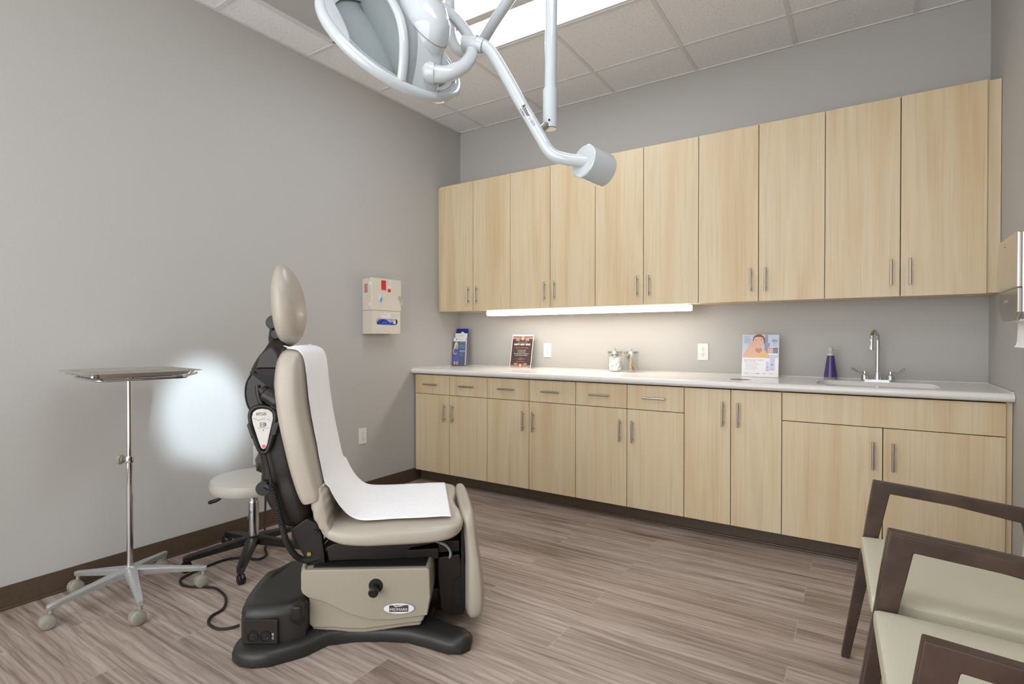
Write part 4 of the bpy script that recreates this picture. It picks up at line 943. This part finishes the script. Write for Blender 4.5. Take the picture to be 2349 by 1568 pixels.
# seat carriage
f = MB(); f.prism([(-.13, .352), (-.12, .30), (.02, .296), (.10, .286), (.175, .292), (.19, .33), (.30, .345), (.30, .362), (-.10, .366)], -.20, .20, 'dark', XZ, .004)
f.box((-.12, -.16, .245), (.25, .16, .31), 'black', .008); f.box((.176, -.206, .283), (.30, .206, .325), 'dark', .003); f.box((.300, -.19, .30), (.385, .19, .345), 'black', .004)
f.tube([(.27, -.19, .255), (.27, .19, .255)], .012, 'black', 12)
put(f, UM); build('seat_carriage', f, t, True)
f = MB(); arc = smooth_path([(.290, -.212, .352), (.318, -.214, .345), (.338, -.214, .328), (.348, -.214, .305), (.343, -.214, .285)], 4)
f.tube(arc, [.004]*3+[.009]*8+[.0095]*4+[.005]*2, 'lampgrey', 10, flat=.6); put(f, UM); build('release_lever', f, t, True)
f = MB(); f.prism([(.296, .226), (.300, .285), (.385, .292), (.396, .24), (.404, .06), (.398, .047), (.345, .047), (.318, .066), (.308, .09)], -.20, .20, 'dark', XZ, .006)
f.prism([(.362, .19), (.385, .205), (.400, .20), (.404, .08), (.385, .09), (.368, .10), (.360, .14)], .195, .206, 'slot', XZ, 0)
f.box((.390, -.21, .08), (.405, .21, .40), 'black', .003); put(f, UM); build('leg_rest_bracket', f, t, True)
# base: column cover in three lapped shells
def shell3(): 
    f = MB(); f.prism([(-.17, .289), (.297, .292), (.305, .285), (.308, .18), (.296, .112), (.165, .096), (.083, .097), (.002, .120), (-.088, .166), (-.150, .184), (-.172, .200), (-.178, .215), (-.178, .283)], -.270, .270, 'beige', XZ, .010)
    put(f, BM_); a = build('column_cover', f, t, True)
    f = MB(); f.prism([(-.152, .22), (.288, .22), (.285, .10), (.276, .082), (.20, .074), (.133, .066), (.06, .057), (.002, .058), (-.063, .064), (-.135, .064), (-.152, .078)], -.262, .262, 'beige', XZ, .009); put(f, BM_); build('middle_skirt', f, a, True)
    f = MB(); f.prism([(-.142, .2), (.276, .2), (.270, .066), (.20, .060), (.133, .050), (.06, .041), (.002, .042), (-.063, .050), (-.128, .050), (-.142, .058)], -.254, .254, 'beige', XZ, .008); put(f, BM_); build('lower_skirt', f, a, True)
    f = MB(); f.box((-.138, -.250, .285), (.288, .250, .2945), 'slot', .002); put(f, BM_); build('bellows_top', f, a, True)
    f = MB(); f.tube([(-.170, -.262, .288), (-.176, -.23, .293), (-.178, 0, .296), (-.176, .23, .293), (-.170, .262, .288)], .008, 'beige', 10); put(f, BM_); build('cover_rim', f, a, True)
    return a
cov = shell3()
f = MB(); K = Matrix.Translation((.103, -.270, .228)) @ Matrix.Rotation(R(90), 4, 'X')
f.lathe([(0, .002), (.026, .002), (.027, 0)], 'slot', K, 28); f.lathe([(0, -.0), (.010, 0), (.010, .022), (.015, .026), (.0185, .034), (.0185, .046), (.015, .050), (0, .050)], 'black', K @ Matrix.Rotation(R(10), 4, 'X'), 28); put(f, BM_); build('pull_knob', f, cov, True)
f = MB(); E = XZ @ Matrix.Translation((.190, .142, .270)); f.lathe([(0, .004), (1, .004), (1.03, .002), (1.03, 0)], 'pgrey', E @ Matrix.Diagonal((.0598, .0215, .8, 1)), 40); f.lathe([(0, .004), (1, .004), (1, 0)], 'label', E @ Matrix.Diagonal((.057, .0195, .95, 1)), 40)
E2 = E @ Matrix.Translation((0, 0, .0041)); f.rect(-.036, -.012, .036, .013, 'pdark', E2, 1); f.poly([(-.020, .013), (-.010, .0095), (.020, .013), (.008, .0085), (-.014, .006)], 'label', E2, 2); f.text('MIDMARK', .0145, 'label', E2, 0, -.0035, 2, wide=1.05); put(f, BM_); build('oval_badge', f, cov, True)
# rear housing
f = MB(); hp = [(-.415, .10), (-.418, -.02), (-.412, -.15), (-.398, -.24), (-.378, -.315), (-.35, -.345), (-.30, -.350), (-.20, -.335), (-.15, -.30), (-.15, .20), (-.30, .20), (-.38, .18)]
rings = []
for (s_, z, sh_) in ((0, .035, 0), (0, .15, 0), (.006, .168, .002), (.016, .180, .006), (.030, .1865, .01), (.06, .190, .02)):
    c = Vector((-.28, -.08)); rr = []
    for x, y in hp:
        v = Vector((x, y)); d = (c-v); rr.append(Vector((*(v+d.normalized()*s_), z-(.035 if y > .05 else 0)*(z/.19))))
    rings.append(rr)
f.loft(rings, 'slate'); put(f, BM_); hs = build('rear_housing', f, t, True)
om = frame((-.355, -.3475, .06), (1, -.02, 0), (0, 0, 1))
f = MB(); f.box((-.0, 0, .0), (.125, .088, .005), 'dark', .002, mtx=om)
for cx_ in (.036, .082):
    f.lathe([(.020, .006), (.020, .008), (.018, .008), (.0175, .0055), (0, .0055)], 'slot', om @ Matrix.Translation((cx_, .028, 0)), 24)
    f.box((cx_-.009, .031, .0055), (cx_+.006, .036, .0075), 'slate', .0006, mtx=om); f.box((cx_-.009, .018, .0055), (cx_+.006, .023, .0075), 'slate', .0006, mtx=om)
o2 = om @ Matrix.Translation((0, 0, .0052)); f.ell(.090, .023, .0018, .0018, mat('green_light', '2FA36A', .4), o2, 20, 8)
f.rect(.104, .030, .112, .040, 'pgrey', o2, 1); f.rect(.106, .016, .110, .028, 'pgrey', o2, 1); f.rect(.103, .020, .113, .023, 'pgrey', o2, 1); put(f, BM_); build('outlet_panel', f, hs, True)
f = MB()
sm_ = frame((-.378, -.318, .15), (.55, -.83, 0), (0, 0, 1))
f.ell(.014, .006, .0022, .014, 'scuff', frame((-.372, -.332, .150), (.62, -.78, 0), (0, 0, 1)), 10, 12, rot=-.3); f.ell(.004, -.006, .002, .010, 'scuff', frame((-.388, -.292, .148), (.4, -.9, 0), (0, 0, 1)), 10, 12, rot=-.2)
put(f, BM_); build('scuff_mark', f, hs, True)
f = MB(); f.box((-.185, -.345, .135), (-.150, -.300, .188), 'black', .008); f.tube([(-.175, -.335, .13), (-.165, -.30, .15), (-.155, -.27, .17)], [.02, .016, .01], 'slate', 12); put(f, BM_); build('cover_latch', f, hs, True)
# feet
fo = [(-.398, -.20), (-.402, -.32), (-.388, -.365), (-.352, -.394), (-.30, -.408), (-.24, -.398), (-.138, -.342), (-.076, -.270), (.02, -.250), (.13, -.250), (.22, -.262), (.30, -.298), (.38, -.340), (.43, -.342), (.462, -.315), (.468, -.275), (.44, -.235), (.36, -.19), (.30, -.14)]
full = fo+[(x, -y) for x, y in fo[::-1]]
f = MB(); rings = []
for (s_, z) in ((.004, .002), (0, .012), (0, .034), (.008, .048), (.024, .056), (.05, .059)):
    rr = []
    N_ = len(full)
    for k in range(N_):
        a = Vector(full[k-1]); b_ = Vector(full[(k+1) % N_]); d = (b_-a).normalized(); nn = Vector((-d.y, d.x)); v = Vector(full[k])+nn*s_
        rr.append(Vector((v.x, v.y, z)))
    rings.append(rr)
f.loft(rings, 'slate', caps=True); put(f, BM_); build('base_foot', f, t, True)
f = MB(); f.box((-.15, -.15, .04), (.28, .15, .21), 'black', .01); f.box((.26, -.10, .05), (.33, .10, .14), 'black', .02); put(f, BM_); build('column', f, t, True)

# paper sheet over the back and seat
path = [(-.274, 1.1285), (-.252, 1.1290), (-.225, 1.124), (-.204, 1.106), (-.192, 1.07), (-.186, 1.03), (-.1815, .98), (-.175, .92), (-.165, .85), (-.151, .77), (-.1355, .69), (-.119, .615), (-.094, .558), (-.062, .508), (-.025, .477), (.02, .4650), (.09, .4632), (.17, .4628), (.25, .4625), (.31, .4622), (.348, .4605)]
sp_ = smooth_path([(x, 0, z) for x, z in path], 4); n_ = len(sp_); NJ = 28
b2 = bmesh.new(); grid = []
for i, p_ in enumerate(sp_):
    T_v = (sp_[min(i+1, n_-1)]-sp_[max(i-1, 0)]).normalized(); N = Vector((-T_v.z, 0, T_v.x)) if False else Vector((T_v.z*-1, 0, T_v.x))
    if N.x < 0 and p_.z > .6: N = -N
    if p_.z <= .6 and N.z < 0: N = -N
    row = []
    for j in range(NJ+1):
        s_ = -1+2*j/NJ; hw = .246 if p_.z > .6 else .250
        edge = .0045*noise.noise(Vector((i*.16, 3.1 if s_ > 0 else 9.2, 0)))*abs(s_)**6
        wr = .0022*noise.noise(Vector((i*.10, s_*5, 1.7)))+.0012*noise.noise(Vector((i*.4, s_*11, 4)))
        lift = .0035+max(0, wr)+.004*max(0, abs(s_)-.85)*(1 if abs(p_.z-.55) > .1 else 0)
        y = s_*hw+edge; q = p_+N*(lift-(.010*abs(s_)**5 if p_.z > .6 else 0)); row.append(b2.verts.new((q.x, y, q.z)))
    grid.append(row)
for A, B in zip(grid, grid[1:]):
    for j in range(NJ): b2.faces.new((A[j], A[j+1], B[j+1], B[j]))
f = MB(); f.absorb(b2, 'paper', None, True); put(f, UM)
pp = build('paper_sheet', f); tag(pp, 'white exam paper strip draped over the chair back and seat', 'paper sheet')
md = pp.modifiers.new('thick', 'SOLIDIFY'); md.thickness = .0008; md.offset = 1

# ------------------------------------------------------------------ exam lamp
HS = 1.14     # head size: ring radius 0.249 m
L0 = Vector((1.731, -2.540, 2.1596)); SP = Vector((0, -2.28, .745)); n = Vector((-.8108, .181, -.5567)).normalized()
bb = Vector((.548, -.0995, -.8305)); bb = (bb-n*bb.dot(n)).normalized(); aa = n.cross(bb)
LM = Matrix.Translation(L0) @ Matrix((aa, bb, -n)).transposed().to_4x4() @ Matrix.Scale(HS, 4)     # local z = away from the beam (back of the head)
JX = Vector((1.671, -2.163, 0))
t = thing('exam_lamp', 'glossy white ceiling-mounted exam lamp with ring handle and counterweight arm', 'exam lamp', (JX.x, JX.y, H))
RR = .218
f = MB(); f.tube([(RR*math.cos(2*PI*k/80), RR*math.sin(2*PI*k/80), 0) for k in range(80)], .0160, 'enamel', 16, closed=True); put(f, LM); build('ring_handle', f, t, True)
for s_ in (0, 1):     # broad webs where the ring joins the shell at both sides
    f = MB(); rings = []; A0 = 0 if s_ == 0 else PI
    for (r_, hw, z_) in ((.168, .06, .010), (.176, .26, .011), (.188, .40, .012), (.204, .50, .012), (.218, .56, .010), (.226, .56, .006)):
        rr = []
        for q in range(13): a = A0-hw+2*hw*q/12; rr.append(Vector((r_*math.cos(a), r_*math.sin(a), z_+.003)))
        for q in range(12, -1, -1): a = A0-hw+2*hw*q/12; rr.append(Vector((r_*math.cos(a), r_*math.sin(a), z_-.009)))
        rings.append(rr)
    f.loft(rings, 'enamel'); put(f, LM); build('ring_web', f, t, True)
f = MB(); f.lathe([(0, -.030), (.165, -.027), (.190, -.016), (.200, -.006), (.204, .004), (.200, .010), (.194, .009), (.186, 0), (.165, -.006), (.13, .0), (.08, .006), (0, .01)], 'lampgrey', LM, 72); shell = build('lamp_shell', f, t, True)
f = MB(); f.lathe([(.182, .006), (.194, .010), (.203, .009), (.207, .002), (.203, -.006)], 'enamel', LM, 72); build('shell_rim', f, shell, True)
f = MB(); f.lathe([(0, -.036), (.06, -.036), (.150, -.032), (.154, -.027)], 'ledp', LM, 48); build('front_lens', f, shell, True)
# housing: a wide bridge across the shell with a dome on top
f = MB(); rings = []
for k in range(29):
    s_ = -1+2*k/28; y = s_*.206; e_ = abs(s_); hgt = .112*(1-e_**2.6)+.010; xl = .050; xr = -.112+.045*e_**2
    rr = []
    for q in range(17):
        a = PI*q/16; cx_ = (xl+xr)/2; rr.append(Vector((cx_+(xl-xr)/2*math.copysign(abs(math.cos(a))**.45, math.cos(a)), y, -.002+hgt*math.sin(a)**.6)))
    rings.append(rr)
f.loft(rings, 'enamel', closed=False, caps=False); gi = f.mi('lampgrey')
for k_, fc in enumerate(f.bm.faces):
    if k_ % 16 < 7: fc.material_index = gi      # the side away from the yoke is grey
put(f, LM); br = build('housing_bridge', f, t, True)
f = MB(); D = LM @ Matrix.Translation((-.042, .010, .02)) @ Matrix.Diagonal((.63, 1.08, .96, 1)); f.lathe([(.112, .0), (.1165, .04), (.114, .085), (.104, .118), (.086, .142), (.06, .157), (.03, .164), (0, .165)], 'enamel', D, 56)
f.lathe([(.1135, .0905), (.1138, .092), (.1125, .093)], 'pgrey', D, 56); build('housing_dome', f, br, True)
f = MB(); rib = []
for k in range(25):
    s_ = -1+2*k/24; e_ = abs(s_); rib.append((.054, s_*.203, .010+.098*(1-e_**2.6)))
f.tube(rib, .014, 'enamel', 14, flat=.8, ref=(0, 0, 1)); put(f, LM); build('housing_rib', f, br, True)
# yoke
yl_ = [(-.036, .172, .046), (-.073, .190, .072), (-.125, .168, .104), (-.172, .105, .124), (-.196, .02, .128), (-.180, -.085, .122), (-.125, -.160, .104), (-.073, -.190, .076), (-.036, -.172, .046)]
f = MB(); yp = [LM @ v for v in smooth_path(yl_, 6)]; N_ = len(yp)
f.tube(yp, [HS*(.0185+.0105*abs(2*k/(N_-1)-1)**2.5) for k in range(N_)], 'enamel', 18, flat=.85, ref=LM.to_3x3() @ Vector((1, 0, .6))); yk = build('yoke', f, t, True)
for s_ in (-1, 1):
    f = MB(); c = Vector((-.036, s_*.172, .046)); d_ = Vector((.35, s_*.25, -.1)).normalized(); e_ = Vector((0, -s_, 0))
    g_ = Vector((.30, s_*-.18, -.22)).normalized(); f.tube([LM @ (c+g_*u_) for u_ in (-.012, 0, .012, .020, .026, .029)], [.0325, .0331, .0315, .026, .016, .004], 'enamel', 24); f.tube([LM @ c, LM @ (c+e_*.035)], .027, 'enamel', 22); build('yoke_pivot', f, yk, True)
# swing arm with counterweight
ar = [(1.951, -2.388, 2.170), (1.976, -2.372, 2.167), (2.001, -2.362, 2.149), (2.029, -2.356, 2.109), (2.076, -2.344, 2.023), (2.117, -2.335, 1.946), (2.159, -2.326, 1.871), (2.195, -2.317, 1.804), (2.211, -2.310, 1.777), (2.231, -2.301, 1.758), (2.259, -2.287, 1.748), (2.287, -2.271, 1.742), (2.321, -2.254, 1.738)]
f = MB(); f.tube(smooth_path(ar, 5), .0196, 'enamel', 22); arm = build('swing_arm', f, t, True)
f = MB(); f.tube([(1.917, -2.390, 2.177), (1.968, -2.374, 2.169)], .0274, 'enamel', 22); f.tube([(1.962, -2.378, 2.169), (1.985, -2.368, 2.159)], .0245, 'enamel', 22); build('arm_knuckle', f, arm, True)
d = (Vector(ar[6])-Vector(ar[5])).normalized(); toc = (Vector((3.08, -3.87, 1.16))-Vector(ar[6])).normalized(); nrm = (toc-d*toc.dot(d)).normalized(); yv = nrm.cross(d)
tm = frame(Vector(ar[5]).lerp(Vector(ar[6]), .55)+nrm*.0198, d, yv)
f = MB(); f.text('Ritter', .0190, 'pdark', tm, -.004, .0015, 1, bold=.0003, ext=.0003); f.text('by Midmark', .0062, 'pdark', tm, -.006, -.0105, 1, ext=.0003); f.rect(.0265, -.010, .0273, .010, 'pgrey', tm, 2); f.text('355', .0145, 'pgrey', tm, .045, .0005, 1, ext=.0003)
build('arm_lettering', f, arm, True)
cw0, cw1 = Vector((2.310, -2.262, 1.740)), Vector((2.347, -2.172, 1.724)); ax = (cw1-cw0).normalized(); CM = Matrix.Translation(cw0) @ Vector((0, 0, 1)).rotation_difference(ax).to_matrix().to_4x4()
f = MB(); f.lathe([(0, 0), (.0525, 0), (.0553, .003), (.0553, .096), (.054, .099), (.045, .101), (0, .101)], 'enamel', CM, 56)
f.lathe([(.0475, .1003), (.0515, .1004), (.052, .0995)], 'pgrey', CM, 56); build('counterweight', f, arm, True)
# suspension tube: ceiling drop, gooseneck, down to the sleeve
sus = [(1.671, -2.163, H-.004), (1.671, -2.163, 2.75), (1.671, -2.163, 2.459), (1.679, -2.162, 2.374), (1.711, -2.159, 2.317), (1.768, -2.162, 2.294), (1.831, -2.165, 2.313), (1.894, -2.180, 2.354), (2.008, -2.207, 2.423), (2.076, -2.228, 2.462), (2.139, -2.246, 2.468), (2.177, -2.254, 2.442), (2.190, -2.256, 2.397), (2.190, -2.258, 2.277), (2.189, -2.261, 2.060), (2.188, -2.262, 1.958)]
f = MB(); f.tube(smooth_path(sus, 5), .0203, 'enamel', 22); sp2 = build('suspension_tube', f, t, True)
f = MB(); f.tube([(2.188, -2.262, 2.003), (2.188, -2.262, 1.999), (2.187, -2.262, 1.878), (2.187, -2.262, 1.870)], [.0222, .0249, .0253, .024], 'enamel', 26); f.lathe([(0, .0), (.021, 0), (.020, .004), (.0, .006)], 'nickel', Matrix.Translation((2.187, -2.262, 1.868)), 22)
f.lathe([(0, .003), (.0034, .003), (.0034, 0)], 'slot', frame((2.197, -2.2855, 1.889), (.84, .54, 0), (0, 0, 1)), 10); sl = build('pivot_sleeve', f, t, True)
f = MB(); f.tube([(2.186, -2.264, 1.889), (2.177, -2.323, 1.840)], .0125, 'nickel', 14); build('pivot_pin', f, sl, True)
f = MB(); f.lathe([(0, -.03), (.07, -.03), (.085, -.02), (.088, 0), (0, 0)], 'enamel', Matrix.Translation((1.671, -2.163, H-.005)), 36); build('ceiling_canopy', f, t, True)
# the lamp's own beam
ld = bpy.data.lights.new('exam_lamp_beam', 'SPOT'); ld.energy = BEAM; ld.color = (.68, .84, 1); ld.spot_size = R(14.5); ld.spot_blend = .6; ld.shadow_soft_size = .07
lo = bpy.data.objects.new('lamp_bulb', ld); scene.collection.objects.link(lo)
lo.matrix_basis = Matrix.Translation(-Vector((JX.x, JX.y, H))) @ Matrix.Translation(L0+n*.06) @ (L0-SP).normalized().to_track_quat('Z', 'Y').to_matrix().to_4x4(); lo.parent = t

# ------------------------------------------------------------------ waiting chairs on the right
def armchair(y1, lab, dx=0, dy=0):
    """y1: far side; the chair faces -x with its back to the right wall"""
    t = thing('armchair', lab, 'chair', (3.33, y1-.30, 0), 0, 'wooden armchairs along the right wall')
    wdt = .600; th = .030
    for (ya, nm) in ((y1, 'side_frame'), (y1-wdt+th, 'side_frame')):
        f = MB(); K = Matrix.Translation((0, ya, 0)) @ XZ
        out = [(3.014, .003), (3.041, .003), (3.082, .226), (3.123, .44), (3.158, .6155), (3.33, .601), (3.505, .573), (3.535, .44), (3.575, .003), (3.602, .003), (3.580, .30), (3.562, .58), (3.552, .612), (3.505, .6195), (3.30, .641), (3.109, .657), (3.0935, .55), (3.078, .433)]
        f.prism(out, .0, th, 'dwood', K, .0035, 2)
        build(nm, f, t, True)
        for x_ in (3.028, 3.588):
            f = MB(); f.lathe([(0, 0), (.009, 0), (.009, .005), (0, .005)], 'nickel', Matrix.Translation((x_, ya-th/2, -.0005)), 12); build('foot_glide', f, t, True)
    ya, yb = y1-wdt+th+.001, y1-th-.001
    f = MB(); f.box((3.10, ya, .345), (3.13, yb, .395), 'dwood', .003); f.box((3.52, ya, .33), (3.55, yb, .39), 'dwood', .003); build('seat_rail', f, t, True)
    f = MB(); b2 = bmesh.new(); rings = []
    yc, hw = (ya+yb)/2, (yb-ya)/2+.0005
    secs = [(3.072, .436, .014, hw-.012), (3.075, .434, .026, hw-.004), (3.085, .430, .033, hw), (3.12, .428, .0365, hw), (3.25, .424, .037, hw), (3.45, .416, .037, hw), (3.535, .412, .034, hw), (3.545, .412, .02, hw-.01)]
    for x, z, a, b_ in secs: rings.append(superel((x, yc, z), (0, 0, 1), (0, 1, 0), a, b_, 7, 44))
    f.loft(rings, 'vinyl2'); build('seat', f, t, True)
    f = MB(); rings = []
    for x, z, a, b_ in ((3.515, .45, .012, hw-.01), (3.517, .46, .022, hw-.003), (3.53, .55, .025, hw), (3.565, .72, .025, hw), (3.59, .86, .022, hw-.003), (3.593, .872, .010, hw-.012)): rings.append(superel((x, yc, z), (1, 0, -.15), (0, 1, 0), a, b_, 7, 40))
    f.loft(rings, 'vinyl2'); build('backrest', f, t, True)
    t.location = (3.33+dx, y1-.30+dy, 0); t.rotation_euler = (0, 0, R(2.75)); return t
armchair(-1.537, 'dark wood armchair with pale cream seat, farther of the two, beside the cabinets', .0134, .0106)
armchair(-2.138, 'dark wood armchair with pale cream seat nearest the camera', .0440, .0106)
